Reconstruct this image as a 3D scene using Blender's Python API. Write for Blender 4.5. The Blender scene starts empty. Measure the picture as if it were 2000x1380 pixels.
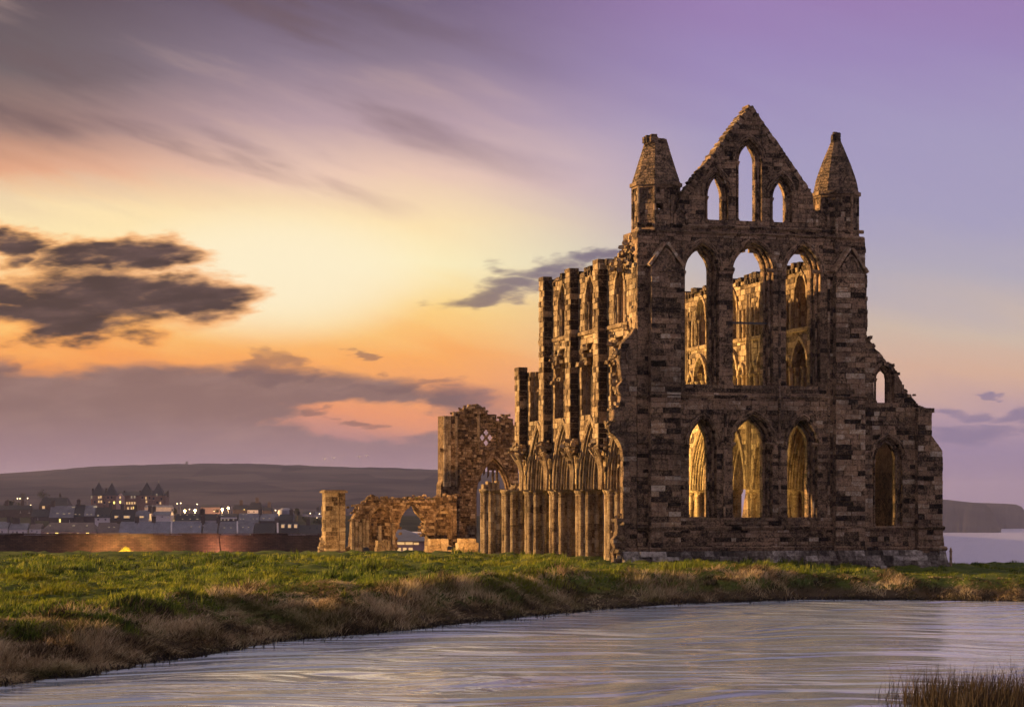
import bpy, bmesh, math, random
import numpy as np
from math import sin, cos, tan, pi, sqrt, radians, acos, atan2

scene = bpy.context.scene
COL = scene.collection
rnd = random.Random(7)

# ------------------------------------------------------------------ camera
F, HY, EYE = 4500.0, 980.0, 3.0          # survey of the photograph: focal length, eye level, eye height above the abbey lawn
cam_data = bpy.data.cameras.new('camera')
cam_data.sensor_width = 36.0
cam_data.lens = 36.0 * F / 2000.0
cam_data.shift_y = (HY - 690.0) / 2000.0
cam_data.clip_start = 1.0
cam_data.clip_end = 60000.0
cam = bpy.data.objects.new('camera', cam_data)
cam.location = (0, 0, EYE)
cam.rotation_euler = (pi / 2, 0, 0)
COL.objects.link(cam)
scene.camera = cam

# ------------------------------------------------------------------ sun and exposure
SUN_AZ, SUN_EL = radians(-72), radians(10)      # low and to the left of the view, just west of the choir's south wall
sun_data = bpy.data.lights.new('sun', 'SUN')
sun_data.energy = 5.0
sun_data.angle = radians(0.8)
sun_data.color = (1.0, 0.58, 0.225)
sun = bpy.data.objects.new('sun', sun_data)
sun.rotation_euler = (pi / 2 - SUN_EL, 0, pi - SUN_AZ)
COL.objects.link(sun)
from mathutils import Vector
_d = Vector((sin(SUN_AZ) * cos(SUN_EL), cos(SUN_AZ) * cos(SUN_EL), sin(SUN_EL)))
sun.rotation_euler = _d.to_track_quat('Z', 'Y').to_euler()
vs = scene.view_settings
vs.view_transform = 'Standard'
try: vs.look = 'None'
except Exception: pass
vs.exposure = 1.0
vs.gamma = 1.0
vs.use_curve_mapping = False
scene.cycles.use_denoising = True
scene.cycles.use_adaptive_sampling = True
scene.cycles.adaptive_threshold = 0.03
scene.cycles.max_bounces = 5
scene.cycles.diffuse_bounces = 2
scene.cycles.glossy_bounces = 3
scene.cycles.transmission_bounces = 3
scene.cycles.volume_bounces = 0
scene.cycles.sample_clamp_indirect = 6.0
scene.cycles.caustics_reflective = False
scene.cycles.caustics_refractive = False

# ------------------------------------------------------------------ node helpers
def lin(c):
    return tuple(((x / 255) / 12.92 if x / 255 <= 0.04045 else ((x / 255 + 0.055) / 1.055) ** 2.4) for x in c) + (1.0,)

class NT:
    def __init__(s, tree):
        s.t = tree; s.n = tree.nodes; s.l = tree.links
    def new(s, typ, **kw):
        n = s.n.new(typ)
        for k, v in kw.items(): setattr(n, k, v)
        return n
    def put(s, sock, v):
        if isinstance(v, bpy.types.NodeSocket): s.l.new(v, sock)
        elif v is not None: sock.default_value = v
    def math(s, op, a, b=None, c=None, clamp=False):
        n = s.new('ShaderNodeMath', operation=op, use_clamp=clamp)
        s.put(n.inputs[0], a); s.put(n.inputs[1], b)
        if c is not None: s.put(n.inputs[2], c)
        return n.outputs[0]
    def vec(s, op, a, b=None):
        n = s.new('ShaderNodeVectorMath', operation=op)
        s.put(n.inputs[0], a)
        if b is not None: s.put(n.inputs[1], b)
        return n.outputs['Value'] if op in ('DOT_PRODUCT', 'LENGTH') else n.outputs[0]
    def sstep(s, v, a, b, lo=0.0, hi=1.0):
        n = s.new('ShaderNodeMapRange', interpolation_type='SMOOTHSTEP')
        s.put(n.inputs[0], v); s.put(n.inputs[1], a); s.put(n.inputs[2], b); s.put(n.inputs[3], lo); s.put(n.inputs[4], hi)
        return n.outputs[0]
    def lmap(s, v, a, b, lo=0.0, hi=1.0):
        n = s.new('ShaderNodeMapRange')
        s.put(n.inputs[0], v); s.put(n.inputs[1], a); s.put(n.inputs[2], b); s.put(n.inputs[3], lo); s.put(n.inputs[4], hi)
        return n.outputs[0]
    def mix(s, f, a, b, mode='MIX'):
        n = s.new('ShaderNodeMix', data_type='RGBA', blend_type=mode)
        s.put(n.inputs[0], f); s.put(n.inputs[6], a); s.put(n.inputs[7], b)
        return n.outputs[2]
    def ramp(s, f, stops, interp='LINEAR'):
        n = s.new('ShaderNodeValToRGB'); r = n.color_ramp; r.interpolation = interp
        while len(r.elements) < len(stops): r.elements.new(0.5)
        for e, (p, c) in zip(r.elements, sorted(stops, key=lambda q: q[0])):
            e.position = p; e.color = c if len(c) == 4 else tuple(c) + (1.0,)
        s.put(n.inputs[0], f)
        return n.outputs[0]
    def noise(s, v, scale, detail=3.0, rough=0.55, dist=0.0):
        n = s.new('ShaderNodeTexNoise')
        s.put(n.inputs['Vector'], v); n.inputs['Scale'].default_value = scale
        n.inputs['Detail'].default_value = detail; n.inputs['Roughness'].default_value = rough
        n.inputs['Distortion'].default_value = dist
        return n.outputs[0]
    def comb(s, x, y, z):
        n = s.new('ShaderNodeCombineXYZ'); s.put(n.inputs[0], x); s.put(n.inputs[1], y); s.put(n.inputs[2], z)
        return n.outputs[0]

# ------------------------------------------------------------------ sky
world = bpy.data.worlds.new('World'); scene.world = world; world.use_nodes = True
W = NT(world.node_tree); W.n.clear()
tc = W.new('ShaderNodeTexCoord'); sep = W.new('ShaderNodeSeparateXYZ'); W.l.new(tc.outputs['Generated'], sep.inputs[0])
az = W.math('MULTIPLY', W.math('ARCTAN2', sep.outputs[0], sep.outputs[1]), 4500.0)     # azimuth and elevation, 78.5 units to the degree
el = W.math('MULTIPLY', W.math('ARCSINE', sep.outputs[2]), 4500.0)
# slow streaky warp: the clouds are drawn out by the wind, rising to the right
nv = W.comb(W.math('MULTIPLY', W.math('ADD', az, W.math('MULTIPLY', el, 1.2)), 0.0042), W.math('MULTIPLY', W.math('SUBTRACT', el, W.math('MULTIPLY', az, 0.16)), 0.017), 0.0)
nA = W.noise(nv, 1.0, 4.0, 0.6)
nv2 = W.comb(W.math('MULTIPLY', W.math('ADD', az, W.math('MULTIPLY', el, 0.6)), 0.011), W.math('MULTIPLY', W.math('SUBTRACT', el, W.math('MULTIPLY', az, 0.12)), 0.042), 3.7)
nB = W.noise(nv2, 1.0, 4.0, 0.55)
nv3 = W.comb(W.math('MULTIPLY', az, 0.0016), W.math('MULTIPLY', W.math('ADD', el, W.math('MULTIPLY', az, 0.30)), 0.0085), 9.1)
nC = W.noise(nv3, 1.0, 5.0, 0.55)
nv4 = W.comb(W.math('MULTIPLY', az, 0.007), W.math('MULTIPLY', el, 0.02), 5.3)
nD = W.noise(nv4, 1.0, 4.0, 0.55)
elw = W.math('ADD', el, W.math('MULTIPLY', W.math('SUBTRACT', nC, 0.5), 140.0))
t = W.lmap(elw, -60.0, 1340.0)
def pos(py): return (980 - py + 60) / 1400
left = W.ramp(t, [(0, lin((120, 98, 118))), (pos(900), lin((140, 112, 132))), (pos(800), lin((205, 134, 100))), (pos(715), lin((248, 154, 72))), (pos(640), lin((255, 196, 108))), (pos(530), lin((255, 234, 178))), (pos(430), lin((255, 228, 176))), (pos(360), lin((228, 166, 130))), (pos(270), lin((160, 124, 114))), (pos(160), lin((110, 96, 100))), (pos(0), lin((88, 72, 82))), (1, lin((80, 68, 88)))])
mid = W.ramp(t, [(0, lin((132, 108, 132))), (pos(900), lin((156, 122, 136))), (pos(800), lin((236, 150, 104))), (pos(700), lin((253, 172, 90))), (pos(610), lin((255, 212, 130))), (pos(520), lin((255, 240, 190))), (pos(440), lin((255, 228, 178))), (pos(350), lin((236, 200, 180))), (pos(250), lin((184, 156, 164))), (pos(130), lin((136, 118, 138))), (pos(0), lin((104, 88, 112))), (1, lin((96, 82, 116)))])
right = W.ramp(t, [(0, lin((140, 120, 150))), (pos(900), lin((150, 130, 160))), (pos(820), lin((182, 152, 164))), (pos(740), lin((214, 174, 152))), (pos(660), lin((206, 184, 168))), (pos(540), lin((178, 170, 184))), (pos(420), lin((165, 158, 190))), (pos(280), lin((162, 152, 190))), (pos(130), lin((154, 134, 184))), (pos(0), lin((152, 122, 176))), (1, lin((142, 112, 168)))])
sky = W.mix(W.sstep(az, -1000.0, -350.0), left, mid)
sky = W.mix(W.sstep(W.math('ADD', az, W.math('MULTIPLY', el, 0.15)), -150.0, 620.0), sky, right)
sky = W.mix(W.sstep(az, -7000.0, -3500.0, 1.0, 0.0), sky, right)
# pale core of the glow
gl = W.vec('MULTIPLY', W.vec('SUBTRACT', W.comb(az, el, 0.0), (-470.0, 440.0, 0.0)), (1 / 330.0, 1 / 130.0, 0.0))
sky = W.mix(W.math('MULTIPLY', W.sstep(W.vec('DOT_PRODUCT', gl, gl), 1.3, 0.0), 0.9), sky, lin((255, 240, 205)))
# overhead: dim violet grey
sky = W.mix(W.sstep(el, 1250.0, 3000.0), sky, lin((170, 162, 164)))
# thin streaks high on the left
st = W.math('MULTIPLY', W.sstep(nC, 0.48, 0.72), W.math('MULTIPLY', W.sstep(el, 520.0, 640.0), W.sstep(az, 200.0, -500.0)))
sky = W.mix(W.math('MULTIPLY', st, 0.7), sky, lin((108, 84, 88)))
st2 = W.math('MULTIPLY', W.sstep(nC, 0.46, 0.28), W.math('MULTIPLY', W.sstep(el, 480.0, 600.0), W.sstep(az, 300.0, -500.0)))
sky = W.mix(W.math('MULTIPLY', st2, 0.35), sky, lin((205, 172, 160)))
# low cloud bank over the hill on the left
top = W.math('ADD', 262.0, W.math('ADD', W.math('MULTIPLY', W.math('SUBTRACT', nD, 0.5), 90.0), W.math('MULTIPLY', W.sstep(az, -500.0, 0.0), -40.0)))
bank = W.math('MULTIPLY', W.sstep(W.math('SUBTRACT', top, el), -12.0, 26.0), W.sstep(W.math('ADD', az, W.math('MULTIPLY', W.math('SUBTRACT', nD, 0.5), 240.0)), 60.0, -120.0))
gapv = W.vec('MULTIPLY', W.vec('SUBTRACT', W.comb(W.math('ADD', az, W.math('MULTIPLY', W.math('SUBTRACT', nB, 0.5), 160.0)), W.math('ADD', el, W.math('MULTIPLY', W.math('SUBTRACT', nD, 0.5), 90.0)), 0.0), (-265.0, 158.0, 0.0)), (1 / 185.0, 1 / 42.0, 0.0))
bank = W.math('MULTIPLY', bank, W.sstep(W.vec('DOT_PRODUCT', gapv, gapv), 0.45, 1.25))
bankc = W.ramp(W.lmap(el, 0.0, 280.0), [(0, lin((150, 124, 146))), (0.3, lin((146, 116, 128))), (0.6, lin((128, 100, 100))), (1, lin((122, 94, 92)))])
bankc = W.mix(W.math('MULTIPLY', W.sstep(nA, 0.4, 0.75), 0.35), bankc, lin((172, 138, 132)))
sky = W.mix(W.math('MULTIPLY', bank, 0.95), sky, bankc)
# single clouds: centre, half size (in the same units), all broken up by the same streaks
P0 = W.comb(W.math('ADD', az, W.math('MULTIPLY', W.math('SUBTRACT', nA, 0.5), 330.0)), W.math('ADD', el, W.math('MULTIPLY', W.math('SUBTRACT', nD, 0.5), 110.0)), 0.0)
def clouds(blobs, edge0, edge1, amp):
    acc = None
    for (a, e, ra, re) in blobs:
        q = W.vec('MULTIPLY', W.vec('SUBTRACT', P0, (a, e, 0.0)), (1.0 / ra, 1.0 / re, 0.0))
        d = W.vec('DOT_PRODUCT', q, q)
        acc = d if acc is None else W.math('MINIMUM', acc, d)
    v = W.math('SUBTRACT', W.math('SUBTRACT', 1.0, acc), W.math('MULTIPLY', W.math('SUBTRACT', nB, 0.5), amp))
    return W.sstep(v, edge0, edge1)
big = [(-800, 392, 195, 60), (-890, 356, 110, 44), (-640, 394, 120, 40), (-840, 338, 140, 32), (-750, 470, 150, 30), (-950, 486, 75, 30), (-1000, 408, 90, 28)]
rim = clouds(big, -1.5, 0.1, 1.5)
sky = W.mix(W.math('MULTIPLY', rim, 0.72), sky, lin((250, 160, 74)))
core = clouds(big, -0.45, 0.75, 1.7)
sky = W.mix(W.math('MULTIPLY', core, 0.98), sky, W.mix(W.sstep(nB, 0.35, 0.7), lin((50, 34, 40)), lin((84, 62, 64))))
small = [(-490, 268, 60, 20), (-455, 252, 60, 16), (-310, 281, 34, 12), (-975, 258, 50, 16), (-120, 206, 95, 20), (-190, 228, 130, 14), (-375, 168, 40, 10), (-310, 150, 50, 10)]
sm = clouds(small, -0.15, 1.0, 2.0)
sky = W.mix(W.math('MULTIPLY', sm, 0.62), sky, W.mix(W.sstep(az, -200.0, 150.0), lin((112, 84, 86)), lin((106, 92, 124))))
mauve = clouds([(-60, 396, 85, 19), (10, 418, 90, 22), (80, 446, 105, 24), (160, 474, 90, 18)], -0.6, 0.9, 1.3)
sky = W.mix(W.math('MULTIPLY', mauve, 0.85), sky, W.mix(W.sstep(az, -150.0, 100.0), lin((118, 98, 100)), lin((98, 84, 116))))
rightc = [(880, 172, 60, 16), (985, 165, 80, 24), (870, 132, 75, 20), (990, 124, 70, 16), (1100, 150, 120, 30), (920, 208, 50, 6)]
rc = clouds(rightc, -0.2, 0.95, 1.8)
sky = W.mix(W.math('MULTIPLY', rc, 0.75), sky, lin((124, 112, 146)))
nish = W.new('ShaderNodeTexSky', sky_type='NISHITA', sun_disc=False)
nish.sun_elevation = SUN_EL; nish.sun_rotation = SUN_AZ
nish.air_density = 1.2; nish.dust_density = 2.0
bg = W.new('ShaderNodeBackground'); W.l.new(sky, bg.inputs[0]); bg.inputs[1].default_value = 0.5
bg2 = W.new('ShaderNodeBackground'); W.l.new(nish.outputs[0], bg2.inputs[0]); bg2.inputs[1].default_value = 0.002
ad = W.new('ShaderNodeAddShader'); W.l.new(bg.outputs[0], ad.inputs[0]); W.l.new(bg2.outputs[0], ad.inputs[1])
wo = W.new('ShaderNodeOutputWorld'); W.l.new(ad.outputs[0], wo.inputs[0])

# ------------------------------------------------------------------ materials
def mat(name):
    m = bpy.data.materials.new(name); m.use_nodes = True
    n = NT(m.node_tree); n.n.clear()
    out = n.new('ShaderNodeOutputMaterial'); bs = n.new('ShaderNodeBsdfPrincipled')
    n.l.new(bs.outputs[0], out.inputs[0])
    return m, n, bs, out
def wpos(n):
    return n.new('ShaderNodeNewGeometry').outputs['Position']
def bump(n, bs, h, strength, dist):
    b = n.new('ShaderNodeBump'); b.inputs['Strength'].default_value = strength; b.inputs['Distance'].default_value = dist
    n.l.new(h, b.inputs['Height']); n.l.new(b.outputs[0], bs.inputs['Normal'])
def attr(n, name='tint'):
    a = n.new('ShaderNodeAttribute'); a.attribute_name = name
    return a.outputs['Fac']

def stone_material(name, stops, stain=(0.42, 1.3), grain=11.0, bstr=1.0):
    m, n, bs, out = mat(name)
    p = wpos(n)
    fine = n.noise(p, grain, 5.0, 0.7)
    med = n.noise(p, 3.6, 4.0, 0.65)
    f = n.math('ADD', attr(n), n.math('ADD', n.math('MULTIPLY', n.math('SUBTRACT', fine, 0.5), 1.7), n.math('MULTIPLY', n.math('SUBTRACT', med, 0.5), 0.9)))
    c = n.ramp(f, stops)
    big_ = n.noise(p, 0.42, 4.0, 0.65)
    c = n.mix(1.0, c, n.ramp(n.lmap(big_, 0.3, 0.7), [(0, (stain[0],) * 3), (0.5, (0.85, 0.83, 0.82)), (1, (stain[1], stain[1] * 0.96, stain[1] * 0.9))]), 'MULTIPLY')
    run = n.noise(n.vec('MULTIPLY', p, (3.2, 3.2, 0.25)), 1.0, 3.0, 0.6)      # rain streaks
    c = n.mix(n.sstep(run, 0.54, 0.74, 0.0, 0.42), c, (0.035, 0.03, 0.028, 1))
    lich = n.noise(p, 2.6, 5.0, 0.75)
    c = n.mix(n.sstep(lich, 0.62, 0.74, 0.0, 0.4), c, (0.34, 0.32, 0.27, 1))
    n.l.new(c, bs.inputs['Base Color'])
    bs.inputs['Roughness'].default_value = 0.92
    bs.inputs['Specular IOR Level'].default_value = 0.2
    bump(n, bs, n.math('ADD', fine, n.math('MULTIPLY', n.noise(p, 30.0, 3.0, 0.7), 0.5)), bstr, 0.06)
    return m
M = {}
M['stone'] = stone_material('stone', [(0.0, (0.02, 0.0145, 0.010)), (0.2, (0.082, 0.058, 0.037)), (0.42, (0.29, 0.208, 0.13)), (0.58, (0.41, 0.265, 0.155)), (0.78, (0.46, 0.365, 0.245)), (1.0, (0.70, 0.62, 0.47))])
M['pale_stone'] = stone_material('pale_stone', [(0.0, (0.05, 0.033, 0.018)), (0.3, (0.20, 0.14, 0.078)), (0.6, (0.38, 0.285, 0.165)), (1.0, (0.58, 0.47, 0.30))], (0.55, 1.2))
M['rubble'] = stone_material('rubble', [(0.0, (0.035, 0.022, 0.013)), (0.4, (0.14, 0.09, 0.05)), (0.7, (0.29, 0.20, 0.115)), (1.0, (0.50, 0.38, 0.24))], (0.6, 1.2), 6.0, 1.0)
M['footing'] = stone_material('footing', [(0.0, (0.03, 0.026, 0.022)), (0.4, (0.12, 0.10, 0.08)), (0.7, (0.28, 0.25, 0.21)), (1.0, (0.55, 0.51, 0.44))], (0.5, 1.3), 5.0, 1.0)

def simple(name, col, rough=0.8, var=0.25, scale=3.0, bstr=0.2, metal=0.0):
    m, n, bs, out = mat(name)
    p = wpos(n); no = n.noise(p, scale, 4.0, 0.6)
    c = n.mix(1.0, tuple(col) + (1,), n.ramp(no, [(0.25, (1 - var,) * 3), (0.75, (1 + var,) * 3)]), 'MULTIPLY')
    n.l.new(c, bs.inputs['Base Color']); bs.inputs['Roughness'].default_value = rough; bs.inputs['Metallic'].default_value = metal
    if bstr: bump(n, bs, no, bstr, 0.1)
    M[name] = m
    return m
def glow(name, col, strength):
    m, n, bs, out = mat(name)
    bs.inputs['Base Color'].default_value = (0.3, 0.25, 0.15, 1)
    bs.inputs['Emission Color'].default_value = tuple(col) + (1,); bs.inputs['Emission Strength'].default_value = strength
    M[name] = m
simple('slate', (0.14, 0.13, 0.15), 0.55, 0.35, 0.5)
simple('slate_dark', (0.022, 0.018, 0.02), 0.7, 0.3, 0.5)
simple('slate_blue', (0.17, 0.165, 0.20), 0.5, 0.3, 0.4)
simple('roof_brown', (0.14, 0.10, 0.085), 0.8, 0.3, 0.5)
simple('render_white', (0.62, 0.56, 0.54), 0.85, 0.12, 0.4)
simple('render_pink', (0.42, 0.28, 0.24), 0.85, 0.12, 0.4)
simple('render_grey', (0.36, 0.32, 0.33), 0.85, 0.15, 0.4)
simple('brick_red', (0.20, 0.11, 0.08), 0.85, 0.25, 0.8)
simple('brick_dark', (0.07, 0.05, 0.045), 0.9, 0.25, 0.8)
simple('glass', (0.03, 0.03, 0.04), 0.15, 0.1, 1.0, 0)
simple('bark', (0.05, 0.035, 0.025), 0.95, 0.3, 6.0)
simple('metal_dark', (0.05, 0.05, 0.05), 0.5, 0.2, 6.0)
simple('timber', (0.10, 0.075, 0.05), 0.9, 0.3, 8.0)
simple('gull_white', (0.75, 0.74, 0.72), 0.7, 0.05, 3.0, 0)
glow('window_lit', (1.0, 0.58, 0.22), 0.40)
glow('window_bright', (1.0, 0.70, 0.16), 1.2)
glow('window_cool', (1.0, 0.78, 0.5), 0.12)
glow('lamp_warm', (1.0, 0.6, 0.2), 30.0)
glow('lamp_white', (1.0, 0.75, 0.4), 2.5)
glow('lamp_flood', (1.0, 0.75, 0.35), 12.0)

def foliage_material(name, stops, patch=None, transl=0.35):
    m, n, bs, out = mat(name)
    p = wpos(n)
    c = n.ramp(attr(n), stops)
    if patch:
        pn = n.noise(n.vec('MULTIPLY', p, (1, 0.5, 1)), patch[0], 3.0, 0.6)
        c = n.mix(n.sstep(pn, 0.48, 0.68), c, n.mix(0.55, c, tuple(patch[1]) + (1,)))
    n.l.new(c, bs.inputs['Base Color']); bs.inputs['Roughness'].default_value = 0.7; bs.inputs['Specular IOR Level'].default_value = 0.25
    tr = n.new('ShaderNodeBsdfTranslucent'); n.l.new(c, tr.inputs[0])
    mx = n.new('ShaderNodeMixShader'); mx.inputs[0].default_value = transl
    n.l.new(bs.outputs[0], mx.inputs[1]); n.l.new(tr.outputs[0], mx.inputs[2]); n.l.new(mx.outputs[0], out.inputs[0])
    M[name] = m
foliage_material('grass', [(0.0, (0.012, 0.02, 0.004)), (0.35, (0.06, 0.10, 0.012)), (0.7, (0.165, 0.215, 0.02)), (1.0, (0.34, 0.34, 0.06))], (0.16, (0.31, 0.29, 0.02)), 0.5)
foliage_material('dead_grass', [(0.0, (0.025, 0.018, 0.01)), (0.28, (0.15, 0.105, 0.05)), (0.55, (0.42, 0.29, 0.15)), (1.0, (0.74, 0.6, 0.37))], (0.45, (0.13, 0.14, 0.025)))
foliage_material('reeds', [(0.0, (0.01, 0.0065, 0.004)), (0.6, (0.03, 0.019, 0.009)), (1.0, (0.085, 0.055, 0.026))], None, 0.2)
foliage_material('leaves', [(0.0, (0.012, 0.016, 0.01)), (1.0, (0.045, 0.055, 0.03))], None, 0.2)

# ------------------------------------------------------------------ mesh helpers
class MB:
    def __init__(s): s.v = []; s.f = []; s.t = []
    def poly(s, pts, tint=0.5):
        i = len(s.v); s.v += [tuple(p) for p in pts]; s.f.append(tuple(range(i, i + len(pts)))); s.t.append(tint)
    def prism(s, a, b, tint=0.5):
        """a and b: two matching rings of points"""
        i = len(s.v); k = len(a); s.v += [tuple(p) for p in a] + [tuple(p) for p in b]
        s.f.append(tuple(range(i + k - 1, i - 1, -1))); s.f.append(tuple(range(i + k, i + 2 * k)))
        for j in range(k):
            s.f.append((i + j, i + (j + 1) % k, i + k + (j + 1) % k, i + k + j))
        s.t += [tint] * (k + 2)
    def box(s, x0, x1, y0, y1, z0, z1, tint=0.5):
        s.prism([(x0, y0, z0), (x1, y0, z0), (x1, y0, z1), (x0, y0, z1)], [(x0, y1, z0), (x1, y1, z0), (x1, y1, z1), (x0, y1, z1)], tint)
    def rings(s, rings, tint=0.5, cap=True):
        i = len(s.v); k = len(rings[0])
        for r in rings: s.v += [tuple(p) for p in r]
        for q in range(len(rings) - 1):
            tt = tint[q] if isinstance(tint, list) else tint
            for j in range(k):
                s.f.append((i + q * k + j, i + q * k + (j + 1) % k, i + (q + 1) * k + (j + 1) % k, i + (q + 1) * k + j)); s.t.append(tt)
        if cap:
            tt = tint[0] if isinstance(tint, list) else tint
            s.f.append(tuple(range(i + k - 1, i - 1, -1))); s.f.append(tuple(range(i + (len(rings) - 1) * k, i + len(rings) * k))); s.t += [tt, tt]
    def lathe(s, cx, cy, prof, n=10, tint=0.5):
        """prof: (radius, z)"""
        s.rings([[(cx + r * cos(2 * pi * j / n), cy + r * sin(2 * pi * j / n), z) for j in range(n)] for r, z in prof], tint)
    def tube(s, path, r, n=6, tint=0.5):
        rr = []
        for i, p in enumerate(path):
            a = Vector(path[max(i - 1, 0)]); b = Vector(path[min(i + 1, len(path) - 1)])
            d = (b - a).normalized(); up = Vector((0, 0, 1)) if abs(d.z) < 0.9 else Vector((0, 1, 0))
            x = d.cross(up).normalized(); y = d.cross(x)
            ri = r[i] if isinstance(r, (list, tuple)) else r
            rr.append([Vector(p) + x * (ri * cos(2 * pi * j / n)) + y * (ri * sin(2 * pi * j / n)) for j in range(n)])
        s.rings(rr, tint)
    def build(s, name, material, parent=None, smooth=False):
        me = bpy.data.meshes.new(name)
        me.from_pydata(s.v, [], s.f)
        bm = bmesh.new(); bm.from_mesh(me); bmesh.ops.recalc_face_normals(bm, faces=bm.faces); bm.to_mesh(me); bm.free()
        a = me.attributes.new('tint', 'FLOAT', 'FACE'); a.data.foreach_set('value', s.t)
        if smooth: me.polygons.foreach_set('use_smooth', [True] * len(me.polygons))
        me.materials.append(M[material] if isinstance(material, str) else material)
        o = bpy.data.objects.new(name, me); COL.objects.link(o)
        if parent is not None: o.parent = parent
        return o
def tag(o, label=None, cat=None, group=None, kind=None):
    if label: o['label'] = label
    if cat: o['category'] = cat
    if group: o['group'] = group
    if kind: o['kind'] = kind
    return o
def empty(name, loc, rz=0.0):
    o = bpy.data.objects.new(name, None); o.location = loc; o.rotation_euler = (0, 0, rz); COL.objects.link(o)
    return o
def np_mesh(name, verts, faces, tint, material, smooth=False):
    """faces: (n,k) integer array"""
    me = bpy.data.meshes.new(name); k = faces.shape[1]
    me.vertices.add(len(verts)); me.vertices.foreach_set('co', np.ascontiguousarray(verts, dtype=np.float32).ravel())
    me.loops.add(faces.size); me.loops.foreach_set('vertex_index', np.ascontiguousarray(faces, dtype=np.int32).ravel())
    me.polygons.add(len(faces)); me.polygons.foreach_set('loop_start', np.arange(0, faces.size, k, dtype=np.int32))
    if smooth: me.polygons.foreach_set('use_smooth', np.ones(len(faces), dtype=bool))
    me.update(calc_edges=True)
    if tint is not None:
        a = me.attributes.new('tint', 'FLOAT', 'FACE'); a.data.foreach_set('value', np.ascontiguousarray(tint, dtype=np.float32))
    me.materials.append(M[material] if isinstance(material, str) else material)
    o = bpy.data.objects.new(name, me); COL.objects.link(o)
    return o

# value noise for terrain
_ng = np.random.default_rng(3)
_tab = _ng.random((256, 256))
def vnoise(x, y):
    xi = np.floor(x).astype(int); yi = np.floor(y).astype(int); fx = x - xi; fy = y - yi
    fx = fx * fx * (3 - 2 * fx); fy = fy * fy * (3 - 2 * fy)
    g = lambda a, b: _tab[a & 255, b & 255]
    return (g(xi, yi) * (1 - fx) + g(xi + 1, yi) * fx) * (1 - fy) + (g(xi, yi + 1) * (1 - fx) + g(xi + 1, yi + 1) * fx) * fy
def fbm(x, y, o=4):
    r = 0; a = 0.5
    for k in range(o):
        r = r + a * (vnoise(x + 17.3 * k, y + 9.1 * k) - 0.5); x = x * 2.03; y = y * 2.03; a *= 0.5
    return r
def at(px, py, Y):
    """a point of the survey: photograph pixel seen at distance Y"""
    return Vector(((px - 1000) / F * Y, Y, EYE + (HY - py) / F * Y))

# ------------------------------------------------------------------ ground
ZW = -1.5                                              # pond level
_sh = [(0, 56.25), (200, 61.0), (400, 68.6), (600, 76.4), (800, 81.6), (1000, 88.8), (1200, 97.4), (1350, 102.3), (1600, 106.6), (1850, 105.5), (2000, 104.4)]
SX = np.array([-60, -24, -19, -15.5] + [(p - 1000) / F * y for p, y in _sh] + [30, 45, 90]); SY = np.array([-60, 8, 32, 47] + [y for _, y in _sh] + [101, 93, 70])
_fx = np.linspace(-60, 90, 600); _fy = np.interp(_fx, SX, SY); _k = np.ones(9) / 9; _fy = np.convolve(np.pad(_fy, 4, 'edge'), _k, 'valid')
def shore_d(X, Y):
    s = np.interp(X, _fx, _fy); g = np.interp(X, _fx, np.gradient(_fy, _fx))
    return (Y - s) / np.sqrt(1 + g * g) + 0.9 * (vnoise(X * 0.55, Y * 0.4) - 0.5) + 0.5 * (vnoise(X * 1.7 + 5, Y * 1.3) - 0.5)
def smooth01(t):
    t = np.clip(t, 0, 1); return t * t * (3 - 2 * t)
def ground_h(X, Y, rough=True):
    X = np.asarray(X, float); Y = np.asarray(Y, float)
    d = shore_d(X, Y)
    field = -0.24 - 0.40 * smooth01((X - 8) / 16) - 0.00036 * np.clip(Y - 131, 0, None) ** 2
    field = field - 0.22 * smooth01((-X - 5) / 12) * smooth01((80 - Y) / 30)
    edge = 136 + 6 * (vnoise(X * 0.1, Y * 0 + 3) - 0.5)
    field = field - smooth01((X - 17) / 5) * np.clip(Y - edge, 0, None) * 0.8 - np.clip(Y - 245, 0, None) * 0.55
    bw = 4.4 + 1.0 * np.sin(X * 0.35)
    up = smooth01(d / bw) ** 0.8
    z = np.where(d > 0, ZW + (field - ZW) * up, np.maximum(ZW + 0.12 * d, ZW - 0.9))
    near = smooth01((26 - Y) / 22)
    z = z * (1 - near) + (ZW - 0.6 + 3.5 * near) * near
    if rough:
        w = np.clip(d, 0, 1)
        z = z + w * (0.42 * fbm(X * 0.45, Y * 0.28) + 0.62 * fbm(X * 1.05 + 4, Y * 0.62) * np.clip(1.4 - (X - 14) * 0.05, 0.3, 1))
        z = z + 0.35 * w * smooth01(1 - abs(d - 4) / 4) * fbm(X * 0.9 + 40, Y * 0.7)
    return np.maximum(z, -60)
gx = np.concatenate([np.arange(-120, -36, 2.0), np.arange(-36, 36, 0.33), np.arange(36, 122, 2.0)])
gy = np.concatenate([np.arange(-30, 50, 2.0), np.arange(50, 140, 0.36), np.arange(140, 340, 2.0)])
GX, GY = np.meshgrid(gx, gy)
GZ = ground_h(GX, GY)
nxg, nyg = len(gx), len(gy)
idx = np.arange(nxg * nyg).reshape(nyg, nxg)
quads = np.stack([idx[:-1, :-1], idx[:-1, 1:], idx[1:, 1:], idx[1:, :-1]], -1).reshape(-1, 4)
m, n, bs, out = mat('turf')
p = wpos(n)
a_ = n.noise(p, 0.5, 5.0, 0.65); b_ = n.noise(p, 7.0, 4.0, 0.7)
c = n.ramp(n.math('ADD', a_, n.math('MULTIPLY', n.math('SUBTRACT', b_, 0.5), 0.6)), [(0.25, (0.03, 0.042, 0.01)), (0.5, (0.075, 0.10, 0.016)), (0.72, (0.14, 0.15, 0.03))])
sp = n.new('ShaderNodeSeparateXYZ'); n.l.new(p, sp.inputs[0])
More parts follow.
